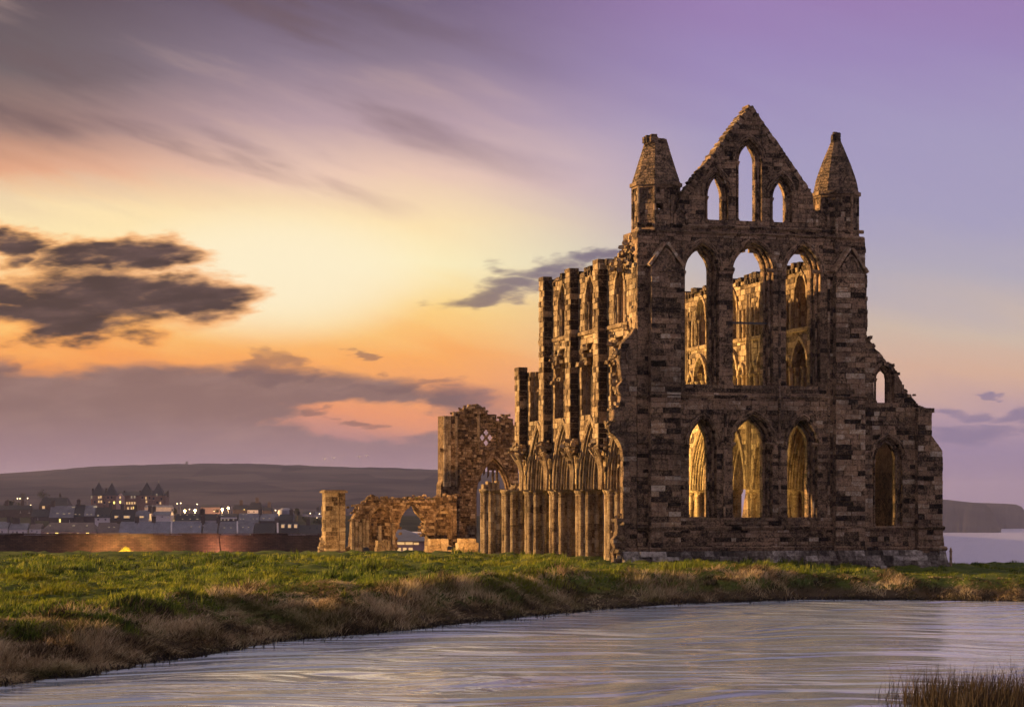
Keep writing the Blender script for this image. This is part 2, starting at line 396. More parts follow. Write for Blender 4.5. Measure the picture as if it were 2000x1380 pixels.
c = n.mix(n.sstep(n.math('ADD', sp.outputs[2], n.math('MULTIPLY', n.math('SUBTRACT', a_, 0.5), 0.5)), -0.85, -1.15), c, (0.075, 0.052, 0.03, 1))
c = n.mix(n.sstep(sp.outputs[2], -1.3, -1.47), c, (0.018, 0.013, 0.01, 1))
n.l.new(c, bs.inputs['Base Color']); bs.inputs['Roughness'].default_value = 0.95; bs.inputs['Specular IOR Level'].default_value = 0.1
bump(n, bs, b_, 0.8, 0.08)
M['turf'] = m
ground = np_mesh('ground', np.stack([GX, GY, GZ], -1).reshape(-1, 3), quads, None, 'turf', True)
tag(ground, 'grassy headland sloping down to the pond', kind='structure')

# pond water: long low wind ripples, smeared
m, n, bs, out = mat('pond_water')
p = wpos(n)
pv = n.vec('MULTIPLY', p, (0.55, 1.1, 1.0))
rot = n.new('ShaderNodeVectorRotate', rotation_type='Z_AXIS'); rot.inputs['Angle'].default_value = radians(-14); wy_ = n.math('MULTIPLY', n.math('SUBTRACT', n.noise(n.vec('MULTIPLY', p, (0.07, 0.035, 0.0)), 1.0, 2.0, 0.5), 0.5), 15.0)
n.l.new(n.vec('ADD', p, n.comb(0.0, wy_, 0.0)), rot.inputs['Vector'])
w1 = n.noise(n.vec('MULTIPLY', rot.outputs[0], (0.14, 0.34, 1)), 1.0, 2.0, 0.45, 1.3)
w2 = n.noise(n.vec('MULTIPLY', rot.outputs[0], (0.9, 1.5, 1)), 1.0, 3.0, 0.6, 0.9)
calm = n.noise(n.vec('MULTIPLY', rot.outputs[0], (0.05, 0.13, 1)), 1.0, 3.0, 0.55, 1.2)
h = n.math('ADD', w1, n.math('MULTIPLY', n.math('MULTIPLY', w2, n.sstep(calm, 0.38, 0.66, 0.015, 0.15)), 1.0))
bs.inputs['Base Color'].default_value = (0.42, 0.48, 0.57, 1)
bs.inputs['Roughness'].default_value = 0.13; bs.inputs['IOR'].default_value = 1.45; bs.inputs['Specular IOR Level'].default_value = 1.0
bump(n, bs, h, 0.9, 0.7)
M['pond_water'] = m
mb = MB(); mb.poly([(-70, -5, ZW), (75, -5, ZW), (75, 112, ZW), (-70, 112, ZW)])
tag(mb.build('pond_water', 'pond_water'), 'rippled pond reflecting the sky', kind='structure')

# sea
m, n, bs, out = mat('sea_water')
p = wpos(n)
w1 = n.noise(n.vec('MULTIPLY', p, (0.002, 0.004, 1)), 1.0, 5.0, 0.6, 0.4)
bs.inputs['Base Color'].default_value = (0.34, 0.34, 0.42, 1)
bs.inputs['Roughness'].default_value = 0.35; bs.inputs['IOR'].default_value = 1.33; bs.inputs['Specular IOR Level'].default_value = 0.8
bump(n, bs, w1, 0.5, 18.0)
M['sea_water'] = m
mb = MB(); mb.poly([(-9000, 180, -55), (9000, 180, -55), (9000, 12000, -55), (-9000, 12000, -55)])
tag(mb.build('sea', 'sea_water'), 'calm lilac sea below the headland', kind='structure')

# far hill, valley side with the town on it, headland cliffs
def sheet(name, X, Y, Z, material, label):
    r, c_ = X.shape; i = np.arange(r * c_).reshape(r, c_)
    q = np.stack([i[:-1, :-1], i[:-1, 1:], i[1:, 1:], i[1:, :-1]], -1).reshape(-1, 4)
    return tag(np_mesh(name, np.stack([X, Y, Z], -1).reshape(-1, 3), q, None, material, True), label, kind='structure')
def terrain_mat(name, stops, scale):
    m, n, bs, out = mat(name); p = wpos(n)
    f = n.noise(p, scale, 5.0, 0.6)
    vr = n.new('ShaderNodeTexVoronoi'); vr.inputs['Scale'].default_value = 1.0; n.l.new(n.vec('MULTIPLY', p, (0.009, 0.0035, 0.0)), vr.inputs['Vector'])
    sv_ = n.new('ShaderNodeSeparateXYZ'); n.l.new(vr.outputs['Color'], sv_.inputs[0])
    c = n.ramp(n.math('ADD', f, n.math('MULTIPLY', n.math('SUBTRACT', sv_.outputs[0], 0.5), 0.35)), stops); n.l.new(c, bs.inputs['Base Color']); bs.inputs['Roughness'].default_value = 1.0; bs.inputs['Specular IOR Level'].default_value = 0.0
    bump(n, bs, f, 0.5, 6.0); M[name] = m
terrain_mat('moor', [(0.3, (0.02, 0.018, 0.028)), (0.5, (0.038, 0.034, 0.046)), (0.7, (0.065, 0.055, 0.065))], 0.006)
terrain_mat('cliff', [(0.3, (0.022, 0.02, 0.024)), (0.7, (0.05, 0.042, 0.042))], 0.01)
terrain_mat('town_ground', [(0.3, (0.025, 0.028, 0.022)), (0.7, (0.05, 0.05, 0.04))], 0.03)
HYD = 3600.0
_hp = np.array([-700, -400, -100, 0, 100, 180, 250, 400, 470, 550, 700, 780, 860, 1000, 1300, 1800, 2400]); _hv = np.array([955, 945, 934, 926, 918, 911, 908, 905, 905, 907, 912, 914, 917, 922, 940, 962, 985])
hs_ = np.linspace(-0.36, 0.085, 500); hy = np.concatenate([np.linspace(1750, 3500, 45), np.linspace(3520, 3700, 8), np.linspace(3750, 4600, 20)])
X, Y = np.meshgrid(hs_, hy); X = X * Y
ridge = EYE + (HY - np.interp(X / HYD * F + 1000, _hp, _hv)) / F * HYD
prof = np.interp(Y, [1750, 2100, 2700, 3300, 3600, 4000, 4600], [0, 0.08, 0.42, 0.86, 1.0, 0.85, 0.3])
Z = -8 + (ridge + 8) * prof + 9 * fbm(X * 0.004, Y * 0.004) * (Y > 1900) * np.clip(3600 - Y, 0, 900) / 900 + 1.6 * (vnoise(X * 0.09, Y * 0.05) - 0.5) * (prof > 0.9)
sheet('hill', X, Y, Z, 'moor', 'long dark moorland hill behind the town')
tx = np.linspace(-0.42, 0.075, 90); ty = np.linspace(420, 1800, 90)
X, Y = np.meshgrid(tx, ty); X = X * Y
Z = np.interp(Y, [420, 640, 780, 820, 905, 1000, 1250, 1500, 1800], [-58, -40, -16, -10.5, -6.6, -3.6, -4.6, -6, -9]) + 1.0 * fbm(X * 0.02, Y * 0.02)
sheet('terrain', X, Y, Z, 'town_ground', 'dark slope that carries the town')
def cliff(name, label, prof_px, Y0, depth, seed):
    """prof_px: skyline (px, py); the foot stands in the sea"""
    pxs = np.linspace(prof_px[0][0], prof_px[-1][0], 120); pys = np.interp(pxs, [q[0] for q in prof_px], [q[1] for q in prof_px])
    s_ = np.linspace(0, 1, 14)
    PX, S = np.meshgrid(pxs, s_); PYS = np.tile(pys, (14, 1))
    top_ = EYE + (HY - PYS) / F * Y0
    rise_ = np.interp(S, [0, 0.12, 0.3, 0.5, 1.0], [0, 0.45, 0.85, 1.0, 1.0])
    Y = Y0 + (S - 0.3) * depth + 60 * fbm(PX * 0.05 + seed, S * 2) * (1 - S)
    X = (PX - 1000) / F * Y
    Z = -56 + (top_ + 56) * rise_ + 5 * fbm(PX * 0.11 + seed, S * 9) * (S < 0.5) * (S > 0)
    sheet(name, X, Y, Z, 'cliff', label)
cliff('cliff', 'nearer sea cliff with a sloping nose, right of the abbey', [(1700, 972), (1800, 972), (1850, 975), (1900, 981), (1925, 985), (1933, 993), (1943, 1012), (1953, 1033), (1957, 1037)], 4650, 900, 1)
cliff('cliff', 'farther flat topped sea cliff at the edge of the picture', [(1860, 978), (1900, 981), (1960, 983), (1985, 985), (1995, 990), (2002, 1000), (2014, 1020), (2022, 1029)], 5300, 900, 5)

# ------------------------------------------------------------------ abbey survey frame
TH = radians(16.1); CT, ST = cos(TH), sin(TH); OX, OY = 6.66, 122.6
def fu(px, v=0.0):
    a = (px - 1000) / F
    return (a * (OY + v * CT) - OX + v * ST) / (CT - a * ST)
def fz(px, py, v=0.0):
    u = fu(px, v); return EYE + (HY - py) / F * (OY + u * ST + v * CT)

def arch_hw(w, rise, h, off=0.0):
    R = (w * w + rise * rise) / (2 * w)
    if h <= 0: return w + off
    q = (R + off) ** 2 - h * h
    return max(0.0, (w - R) + sqrt(q)) if q > 0 else 0.0
class Opening:
    def __init__(s, c, w, sill, spring, rise, off=0.0): s.c, s.w, s.sill, s.spring, s.rise, s.off = c, w, sill, spring, rise, off
    def inset(s, k): return Opening(s.c, s.w, s.sill, s.spring, s.rise, s.off - k)
    def apex(s):
        R = (s.w ** 2 + s.rise ** 2) / (2 * s.w); return s.spring + sqrt(max(0, (R + s.off) ** 2 - (R - s.w) ** 2))
    def span(s, z):
        if z <= s.sill: return []
        hw = arch_hw(s.w, s.rise, z - s.spring, s.off)
        return [(s.c - hw, s.c + hw)] if hw > 0.02 else []
def minus(spans, cuts):
    for (a, b) in cuts:
        r = []
        for (x, y) in spans:
            if b <= x or a >= y: r.append((x, y)); continue
            if a > x: r.append((x, a))
            if b < y: r.append((b, y))
        spans = r
    return [(x, y) for x, y in spans if y - x > 0.04]
def wall_fn(base, openings):
    return lambda z: minus(base(z), [c for o in openings for c in o.span(z)])

def rows(z0, z1, course, breaks, rg):
    cuts = sorted(set([z0, z1] + [b for b in breaks if z0 + 0.05 < b < z1 - 0.05])); r = []
    for a, b in zip(cuts[:-1], cuts[1:]):
        k = max(1, round((b - a) / (0.5 * (course[0] + course[1]))))
        hs = [rg.uniform(*course) for _ in range(k)]; s_ = (b - a) / sum(hs); z = a
        for h in hs: r.append((z, z + h * s_)); z += h * s_
    return r
def core_rows(mb, solid, rws, P, d0, d1, tint=0.3, rg=rnd):
    for (a, b) in rws:
        zm = (a + b) / 2; sm, sa, sb = solid(zm), solid(a + 1e-3), solid(b - 1e-3)
        for i, (x0, x1) in enumerate(sm):
            x0a, x1a = sa[i] if len(sa) == len(sm) else (x0, x1)
            x0b, x1b = sb[i] if len(sb) == len(sm) else (x0, x1)
            mb.prism([P(x0a, a, d0), P(x1a, a, d0), P(x1b, b, d0), P(x0b, b, d0)], [P(x0a, a, d1), P(x1a, a, d1), P(x1b, b, d1), P(x0b, b, d1)], tint + rg.uniform(-0.12, 0.25))
def face_blocks(solid, rws, P, rg, length=(0.28, 0.78), proud=0.055, gap=0.014, back=0.06, tint=None):
    """one facing block per entry: (front ring, back ring, tint, area)"""
    out_ = []
    for (a, b) in rws:
        sm, sa, sb = solid((a + b) / 2), solid(a + 1e-3), solid(b - 1e-3)
        rowt = rg.gauss(0, 0.055)
        for i, (x0, x1) in enumerate(sm):
            x0a, x1a = sa[i] if len(sa) == len(sm) else (x0, x1)
            x0b, x1b = sb[i] if len(sb) == len(sm) else (x0, x1)
            cuts = [x0]; x = x0
            while True:
                x += rg.uniform(*length)
                if x > x1 - 0.22: break
                cuts.append(x)
            cuts.append(x1)
            for j in range(len(cuts) - 1):
                p0, p1 = cuts[j], cuts[j + 1]
                q0a = x0a if j == 0 else p0; q0b = x0b if j == 0 else p0
                q1a = x1a if j == len(cuts) - 2 else p1; q1b = x1b if j == len(cuts) - 2 else p1
                g = gap; dp = rg.uniform(0.0, proud)
                if rg.random() < 0.05: dp = -0.05                                   # a weathered-out stone
                jt = lambda: rg.uniform(-0.012, 0.012)
                if q1a - q0a < 0.06 or q1b - q0b < 0.06: continue
                fr = [P(q0a + g + jt(), a + g + jt(), -dp + jt()), P(q1a - g + jt(), a + g + jt(), -dp + jt()), P(q1b - g + jt(), b - g + jt(), -dp + jt()), P(q0b + g + jt(), b - g + jt(), -dp + jt())]
                bk = [P(q0a + g, a + g, back), P(q1a - g, a + g, back), P(q1b - g, b - g, back), P(q0b + g, b - g, back)]
                tt = (rg.gauss(0.41, 0.10) if tint is None else rg.gauss(*tint)) + rowt
                if rg.random() < 0.075: tt = rg.uniform(0.02, 0.16)
                elif rg.random() < 0.03: tt = rg.uniform(0.65, 0.9)
                out_.append((fr, bk, min(max(tt, 0.0), 1.0), (p1 - p0) * (b - a)))
    return out_
def put_blocks(blocks, parent, material, single, joined='masonry'):
    """the largest blocks each become a stone of their own, the rest one joined part"""
    blocks = sorted(blocks, key=lambda q: -q[3])
    for fr, bk, tt, ar in blocks[:single]:
        mb = MB(); mb.prism(fr, bk, tt); mb.build('stone', material, parent)
    if blocks[single:]:
        mb = MB()
        for fr, bk, tt, ar in blocks[single:]: mb.prism(fr, bk, tt)
        o = mb.build(joined, material, parent); o['kind'] = 'stuff'
def arch_pts(c, spring, w, rise, off, k, leg=0.0):
    """points along a pointed arch, left foot to right foot, with in-plane normals"""
    R = (w * w + rise * rise) / (2 * w); ro = R + off; fm = acos(max(-1, min(1, (R - w) / ro)))
    L = []
    if leg: L.append(((c - w - off, spring - leg), (-1, 0)))
    for j in range(k + 1):
        f = fm * j / k; L.append(((c - (w - R) - ro * cos(f), spring + ro * sin(f)), (-cos(f), sin(f))))
    for j in range(k - 1, -1, -1):
        f = fm * j / k; L.append(((c + (w - R) + ro * cos(f), spring + ro * sin(f)), (cos(f), sin(f))))
    if leg: L.append(((c + w + off, spring - leg), (1, 0)))
    return L
def arch_band(mb, P, c, spring, w, rise, o0, o1, dA, dB, k=7, leg=0.0, rg=rnd, tint=(0.4, 0.15), skip=0.0):
    A = arch_pts(c, spring, w, rise, o0, k, leg); B = arch_pts(c, spring, w, rise, o1, k, leg)
    for i in range(len(A) - 1):
        if rg.random() < skip: continue
        (a0, _), (a1, _), (b0, _), (b1, _) = A[i], A[i + 1], B[i], B[i + 1]
        e = rg.uniform(-0.015, 0.02); g = 0.03
        lerp = lambda p, q, t_: (p[0] + (q[0] - p[0]) * t_, p[1] + (q[1] - p[1]) * t_)
        r = [lerp(a0, a1, g), lerp(a0, a1, 1 - g), lerp(b0, b1, 1 - g), lerp(b0, b1, g)]
        mb.prism([P(x, z, dA - e) for x, z in r], [P(x, z, dB) for x, z in r], min(1, max(0, rg.gauss(*tint))))
def arch_roll(mb, P, c, spring, w, rise, off, d, r, k=8, leg=0.0, tint=0.45, rg=rnd, n=6):
    rr = []; tt = []
    for (s_, z), (nx, nz) in arch_pts(c, spring, w, rise, off, k, leg):
        rr.append([P(s_ + nx * r * cos(2 * pi * j / n), z + nz * r * cos(2 * pi * j / n), d + r * sin(2 * pi * j / n)) for j in range(n)]); tt.append(min(1, max(0, tint + rg.gauss(0, 0.12))))
    mb.rings(rr, tt)
def shaft(mb, x, y, z0, z1, r, rg=rnd, drum=0.42, n=8, tint=0.5):
    z = z0; prof = []; tt = []
    while z < z1 - 0.05:
        h = min(z1 - z, drum * rg.uniform(0.7, 1.3)); e = rg.uniform(-0.06, 0.06) * r
        prof += [(r + e, z + 0.012), (r + e, z + h - 0.012)]; t_ = min(1, max(0, rg.gauss(tint, 0.17))); tt += [t_, t_ * 0.6]; z += h
    mb.lathe(x, y, prof, n, tt)
def polyline(pts):
    zs = [q[1] for q in pts]; xs = [q[0] for q in pts]
    o = np.argsort(zs); zs = np.array(zs)[o]; xs = np.array(xs)[o]
    return lambda z: float(np.interp(z, zs, xs))

# ------------------------------------------------------------------ the abbey ruin (local x along the east front, y into the building)
abbey = empty('abbey_ruin', (OX, OY, 0), TH)
tag(abbey, 'tall roofless gothic abbey ruin with gabled three tier lancet front', 'abbey ruin')
g1 = random.Random(11)
def PF(off=0.0): return lambda s_, z, d: (s_, d + off, z)
U1 = fu(1690)
ZT = fz(1460, 457)                                   # string course under the gable
ZB = -0.75
def op(px0, px1, y_ap, y_sp, y_sill, v=0.0):
    c = (fu(px0) + fu(px1)) / 2; w = (fu(px1) - fu(px0)) / 2; pm = (px0 + px1) / 2
    sp_ = fz(pm, y_sp); return Opening(c, w, fz(pm, y_sill), sp_, fz(pm, y_ap) - sp_)
low = [op(1345, 1400, 812, 868, 1008), op(1431, 1509, 808, 868, 1010), op(1538, 1597, 816, 870, 1009)]
midl = [op(1337, 1404, 474, 528, 748), op(1431, 1510, 472, 528, 752), op(1535, 1602, 477, 532, 752)]
front_ops = low + midl
base = lambda z: [(0.0, U1)]
brk = sorted({o.sill for o in front_ops} | {o.spring for o in front_ops})
rw = rows(ZB, ZT, (0.18, 0.27), [low[1].sill, low[1].spring, midl[1].sill, midl[1].spring, fz(1460, 775), fz(1460, 1031)], g1)
sol0 = wall_fn(base, front_ops)
mb = MB()
core_rows(mb, sol0, rw, PF(), 0.04, 0.40)
for k, (d0, d1) in ((0.15, (0.40, 0.74)), (0.30, (0.74, 1.1))):
    core_rows(mb, wall_fn(base, [o.inset(k) for o in front_ops]), rw, PF(), d0, d1)
east = mb.build('east_wall', 'stone', abbey)
facade_blocks = face_blocks(sol0, rw, PF(), g1)
east_blocks = [(b, east) for b in facade_blocks]

# sloping sills, hoods, jamb shafts of the six lancets
def dress(o, parent, P, hood=True, shafts_=True, slope=0.5, depth=(0.40, 0.74), deep=0.15, tint=0.36, sub='lancet_surround'):
    mb = MB()
    if hood:
        arch_band(mb, P, o.c, o.spring, o.w, o.rise, 0.06, 0.24, -0.10, 0.05, 9, tint=(tint + 0.08, 0.14), rg=g1)
        arch_roll(mb, P, o.c, o.spring, o.w, o.rise, 0.15, -0.10, 0.055, 9, rg=g1, tint=tint)
    arch_band(mb, P, o.c, o.spring, o.w, o.rise, -0.02, 0.16, -0.03, 0.30, 9, tint=(tint, 0.16), rg=g1)
    for k, d in zip((0.075, 0.225), depth):
        arch_roll(mb, P, o.c, o.spring, o.w, o.rise, -k, d - 0.03, 0.07, 9, rg=g1, tint=tint)
        if shafts_:
            for sd in (-1, 1):
                x, y, _ = P(o.c + sd * (o.w - k), 0, d - 0.03)
                shaft(mb, x, y, o.sill, o.spring, 0.065, g1, 0.5, 6, tint)
                mb.lathe(x, y, [(0.06, o.spring - 0.24), (0.13, o.spring - 0.06), (0.15, o.spring)], 6, tint + 0.15)
                mb.lathe(x, y, [(0.13, o.sill), (0.12, o.sill + 0.1), (0.07, o.sill + 0.16)], 6, tint)
    if slope:
        a, b = P(o.c - o.w, 0, 0), P(o.c + o.w, 0, 0)
        zs = o.sill; y0 = P(0, 0, -0.05)[1]; y1 = P(0, 0, 0.74)[1]
        mb.prism([(o.c - o.w - 0.1, y0, zs - slope), (o.c - o.w - 0.1, y1, zs - 0.02), (o.c - o.w - 0.1, y1, zs - slope)], [(o.c + o.w + 0.1, y0, zs - slope), (o.c + o.w + 0.1, y1, zs - 0.02), (o.c + o.w + 0.1, y1, zs - slope)], tint + 0.2)
    return mb.build(sub, 'stone', parent)
for o in front_ops: dress(o, abbey, PF())
# the capital line that runs across the front at each springing
def strip(name, x0, x1, P, z0, z1, dA, dB, material='stone', step=0.8, rg=g1, tint=(0.4, 0.13), holes=()):
    mb = MB(); x = x0
    while x < x1 - 1e-6:
        e = min(x1, x + step * rg.uniform(0.7, 1.4))
        if not any(h0 < (x + e) / 2 < h1 for h0, h1 in holes):
            j = rg.uniform(-0.025, 0.02); zj = rg.uniform(-0.02, 0.02)
            mb.prism([P(x + 0.008, z0 + zj + 0.05, dA + 0.06 + j), P(e - 0.008, z0 + zj + 0.05, dA + 0.06 + j), P(e - 0.008, z1 + zj, dA + j), P(x + 0.008, z1 + zj, dA + j)], [P(x + 0.008, z0, dB), P(e - 0.008, z0, dB), P(e - 0.008, z1 + 0.08, dB), P(x + 0.008, z1 + 0.08, dB)], min(1, max(0, rg.gauss(*tint))))
        x = e
    o = mb.build(name, material, abbey); o['kind'] = 'stuff'
    return o
H = lambda ops: [(o.c - o.w, o.c + o.w) for o in ops]
L0, L1, R0, R1 = fu(1266), fu(1324), fu(1626), fu(1683)          # corner buttresses
PIL = 0.46
pil_gap = [(L0, L1), (R0, R1)]
strip('string_course', 0, U1, PF(), low[1].spring - 0.06, low[1].spring + 0.06, -0.07, 0.03, holes=H(low) + pil_gap)
strip('string_course', 0, U1, PF(), midl[1].spring - 0.08, midl[1].spring + 0.06, -0.09, 0.03, holes=H(midl) + pil_gap)
for y_, h_, pr in ((775, 0.11, 0.13), (1031, 0.13, 0.14), (1071, 0.15, 0.2)):
    z = fz(1460, y_)
    strip('string_course', 0, U1, PF(), z - h_, z + h_ * 0.4, -pr, 0.03, holes=pil_gap)
    for a, b in pil_gap: strip('string_course', a - 0.08, b + 0.08, PF(-PIL), z - h_, z + h_ * 0.4, -pr * 0.6, 0.03)
for y_ in (446, 459):
    z = fz(1460, y_); strip('string_course', -0.02, U1 - 0.1, PF(), z - 0.08, z + 0.05, -0.14 if y_ == 459 else -0.09, 0.02)
# thin vertical shafts between the lancets
for px, ya, yb in ((1414, 1008, 880), (1522, 1008, 872), (1522, 860, 540), (1416, 870, 780), (1618, 1005, 545)):
    mb = MB(); shaft(mb, fu(px), -0.05, fz(px, ya), fz(px, yb), 0.075, g1, 0.6, 6, 0.42); mb.build('wall_shaft', 'stone', abbey)

# corner buttresses with gablets
def pilaster(a, b, ytop, peak, pm):
    zt = fz(pm, ytop); zp = fz(pm, peak)
    rws = rows(ZB, zt, (0.23, 0.32), [], g1); so = lambda z: [(a, b)]
    mb = MB(); core_rows(mb, so, rws, PF(-PIL), 0.04, PIL - 0.002)
    c = (a + b) / 2; hw = (b - a) / 2 + 0.06
    # gablet: triangular head, recessed panel, raked coping
    mb.prism([(c - hw + 0.1, -PIL, zt), (c + hw - 0.1, -PIL, zt), (c, -PIL, zp - 0.2)], [(c - hw + 0.1, -0.001, zt), (c + hw - 0.1, -0.001, zt), (c, -0.001, zp - 0.2)], 0.35)
    for sd in (-1, 1):
        for i in range(5):
            f0, f1 = i / 5, (i + 1) / 5 - 0.02; e = g1.uniform(-0.03, 0.03)
            p = lambda f, o_: (c + sd * hw * (1 - f) + sd * o_ * 0.7, zt + (zp - zt) * f + o_ * 0.6)
            r = [p(f0, 0), p(f1, 0), p(f1, 0.17), p(f0, 0.17)]
            mb.prism([(x, -PIL - 0.14 + e, z) for x, z in r], [(x, -0.002, z) for x, z in r], g1.uniform(0.45, 0.85))
    arch_band(mb, PF(-PIL), c, zt + 0.15, hw * 0.45, (zp - zt) * 0.55, 0, 0.12, -0.07, 0.05, 5, rg=g1)
    o = mb.build('buttress', 'stone', abbey)
    return [(q, o) for q in face_blocks(so, rws, PF(-PIL), g1, length=(0.45, 1.0), tint=(0.47, 0.2))]
east_blocks += pilaster(L0, L1, 522, 477, 1296)
east_blocks += pilaster(R0, R1, 535, 488, 1656)

# battered footing along the whole front
mb = MB(); g2 = random.Random(5); xe = fu(1838) + 0.1
zf = fz(1460, 1075)
for row in range(4):
    x = -0.9
    while x < xe:
        e = min(xe, x + g2.uniform(0.35, 1.1)); z0 = zf - 0.28 * (row + 1); z1 = zf - 0.28 * row; y0 = -0.30 - 0.17 * (row + 1); y1 = -0.30 - 0.17 * row - 0.02
        near_ = 0.45 if (L0 - 0.2 < (x + e) / 2 < L1 + 0.2 or R0 - 0.2 < (x + e) / 2 < R1 + 0.2) else 0.0
        j = g2.uniform(-0.08, 0.08)
        mb.prism([(x, y0 - near_ + j, z0), (e, y0 - near_ + j, z0), (e, y1 - near_ + j, z1), (x, y1 - near_ + j, z1)], [(x, 0.03, z0), (e, 0.03, z0), (e, 0.03, z1), (x, 0.03, z1)], g2.uniform(0.15, 0.95)); x = e
mb.build('footing', 'footing', abbey)['kind'] = 'stuff'

# gable between the turrets
gops = [op(1378, 1424, 332, 382, 431), op(1439, 1489, 270, 314, 431), op(1506, 1549, 342, 385, 433)]
zap = fz(1468, 208)
gl_ = polyline([(fu(1322), ZT), (fu(1326), fz(1326, 392)), (fu(1467), zap)])
gr_ = polyline([(fu(1596), ZT), (fu(1590), fz(1590, 380)), (fu(1469), zap)])
gbase = lambda z: [(gl_(z), gr_(z))]
rwg = rows(ZT, zap, (0.2, 0.27), [gops[0].spring, gops[1].spring, gops[1].sill], g1)
so = wall_fn(gbase, gops); mb = MB()
core_rows(mb, so, rwg, PF(0.12), 0.03, 0.36)
core_rows(mb, wall_fn(gbase, [o.inset(0.2) for o in gops]), rwg, PF(0.12), 0.36, 0.85)
gable = mb.build('gable', 'stone', abbey)
east_blocks += [(b, gable) for b in face_blocks(so, rwg, PF(0.12), g1, length=(0.3, 0.75), proud=0.04)]
for o in gops: dress(o, abbey, PF(0.12), slope=0, depth=(0.36, 0.36), sub='lancet_surround')
mb = MB()                                                        # crumbling coping stones up both rakes
for a, b, k in (((fu(1330), fz(1330, 388)), (fu(1467), zap), 60), ((fu(1584), fz(1584, 374)), (fu(1469), zap), 44)):
    for i in range(k):
        f0, f1 = i / k, (i + 0.92) / k; e = g1.uniform(0.0, 0.11 if a[0] < b[0] else 0.05); w_ = g1.uniform(0.02, 0.09)
        x0, z0 = a[0] + (b[0] - a[0]) * f0, a[1] + (b[1] - a[1]) * f0; x1, z1 = a[0] + (b[0] - a[0]) * f1, a[1] + (b[1] - a[1]) * f1
        sd = -1 if a[0] < b[0] else 1
        r = [(x0 - sd * 0.18, z0 - 0.08), (x1 - sd * 0.18, z1 - 0.08), (x1 + sd * e, z1 + 0.06 + e * 0.6), (x0 + sd * e, z0 + 0.06 + e * 0.6)]
        mb.prism([(x, 0.12 - w_, z) for x, z in r], [(x, 0.95, z) for x, z in r], g1.uniform(0.1, 0.7))
mb.build('coping', 'stone', abbey)

# octagonal corner turrets
def ring_blocks(mb, cx, cy, r_of_z, z0, z1, course, sides, rg, holes=None, tint=(0.36, 0.17), per=2, rag=0.0):
    z = z0; k = 0
    while z < z1 - 0.04:
        h = min(course * rg.uniform(0.8, 1.2), z1 - z); ra, rb = r_of_z(z), r_of_z(z + h)
        for s_ in range(sides):
            a0 = 2 * pi * (s_ + 0.5) / sides; a1 = 2 * pi * (s_ + 1.5) / sides
            cuts = [0] + sorted(rg.uniform(0.2, 0.8) for _ in range(per - 1)) + [1]
            for q in range(per):
                P4 = []
                e = rg.uniform(-0.02, 0.03) if course > 0.2 else rg.uniform(-0.006, 0.006)
                for (rr, zz) in ((ra, z + 0.01), (rb, z + h - 0.008)):
                    for f in ((cuts[q] + 0.012, cuts[q + 1] - 0.012) if zz < z + h / 2 else (cuts[q + 1] - 0.012, cuts[q] + 0.012)):
                        x = (cos(a0) * (1 - f) + cos(a1) * f) * (rr + e); y = (sin(a0) * (1 - f) + sin(a1) * f) * (rr + e); P4.append((x, y, zz))
                m_ = (sum(p[0] for p in P4) / 4, sum(p[1] for p in P4) / 4)
                if holes and holes(m_[0], m_[1], z + h / 2): continue
                if rag and z > z1 - 0.5 and rg.random() < rag: continue
                th = 0.55
                inn = [((p[0]) * (1 - th / max(r_of_z(z), 0.6)), p[1] * (1 - th / max(r_of_z(z), 0.6)), p[2]) for p in P4]
                mb.prism([(cx + p[0], cy + p[1], p[2]) for p in P4], [(cx + p[0], cy + p[1], p[2]) for p in inn], min(1, max(0, rg.gauss(*tint))))
        z += h; k += 1
VT = 1.05
def turret(px, yb, yc, prof, name_label, holes, sides, cap_y):
    cx = fu(px, VT); z_b = ZT + 0.02; zc = fz(px, yc, VT)
    sc = 4500 / (OY + cx * ST + VT * CT)
    r0 = prof[0]
    mb = MB(); ring_blocks(mb, cx, VT, lambda z: r0, z_b, zc, 0.27, 8, g1, holes, per=3)
    body = mb.build('turret', 'stone', abbey); tag(body, name_label)
    # angle shafts and cornice
    mb = MB()
    for s_ in range(8):
        a = 2 * pi * (s_ + 0.5) / 8
        shaft(mb, cx + cos(a) * (r0 + 0.02), VT + sin(a) * (r0 + 0.02), z_b, zc, 0.085, g1, 0.5, 6, 0.42)
    for s_ in range(8):
        a0 = 2 * pi * (s_ + 0.5) / 8; a1 = 2 * pi * (s_ + 1.5) / 8
        for rr, za, zb in ((r0 + 0.20, zc - 0.06, zc + 0.14), (r0 + 0.10, zc - 0.18, zc - 0.06), (r0 + 0.12, z_b, z_b + 0.16)):
            q = [(cx + cos(a0) * rr, VT + sin(a0) * rr), (cx + cos(a1) * rr, VT + sin(a1) * rr), (cx + cos(a1) * (r0 - 0.2), VT + sin(a1) * (r0 - 0.2)), (cx + cos(a0) * (r0 - 0.2), VT + sin(a0) * (r0 - 0.2))]
            mb.prism([(x, y, za) for x, y in q], [(x, y, zb) for x, y in q], g1.uniform(0.25, 0.55))
    mb.build('turret_shafts', 'stone', body)
    zs = [zc + 0.14] + [fz(px, y, VT) for y, _ in prof[1]]; rs = [r0 + 0.10] + [r for _, r in prof[1]]
    mb = MB(); ring_blocks(mb, cx, VT, lambda z: float(np.interp(z, zs, rs)), zs[0], zs[-1], 0.17, sides, g1, None, (0.34, 0.07), 2 if sides == 8 else 1, 0.25 if cap_y is None else 0.0)
    sp_ = mb.build('spire', 'stone', body)
    return cx, zs[-1], body
hole1 = lambda x, y, z: (fz(1281, 426, VT) < z < fz(1281, 398, VT)) and ((y < -0.6 and -0.52 < x < -0.22) or (y > 0.6 and 0.3 < x < 0.75))
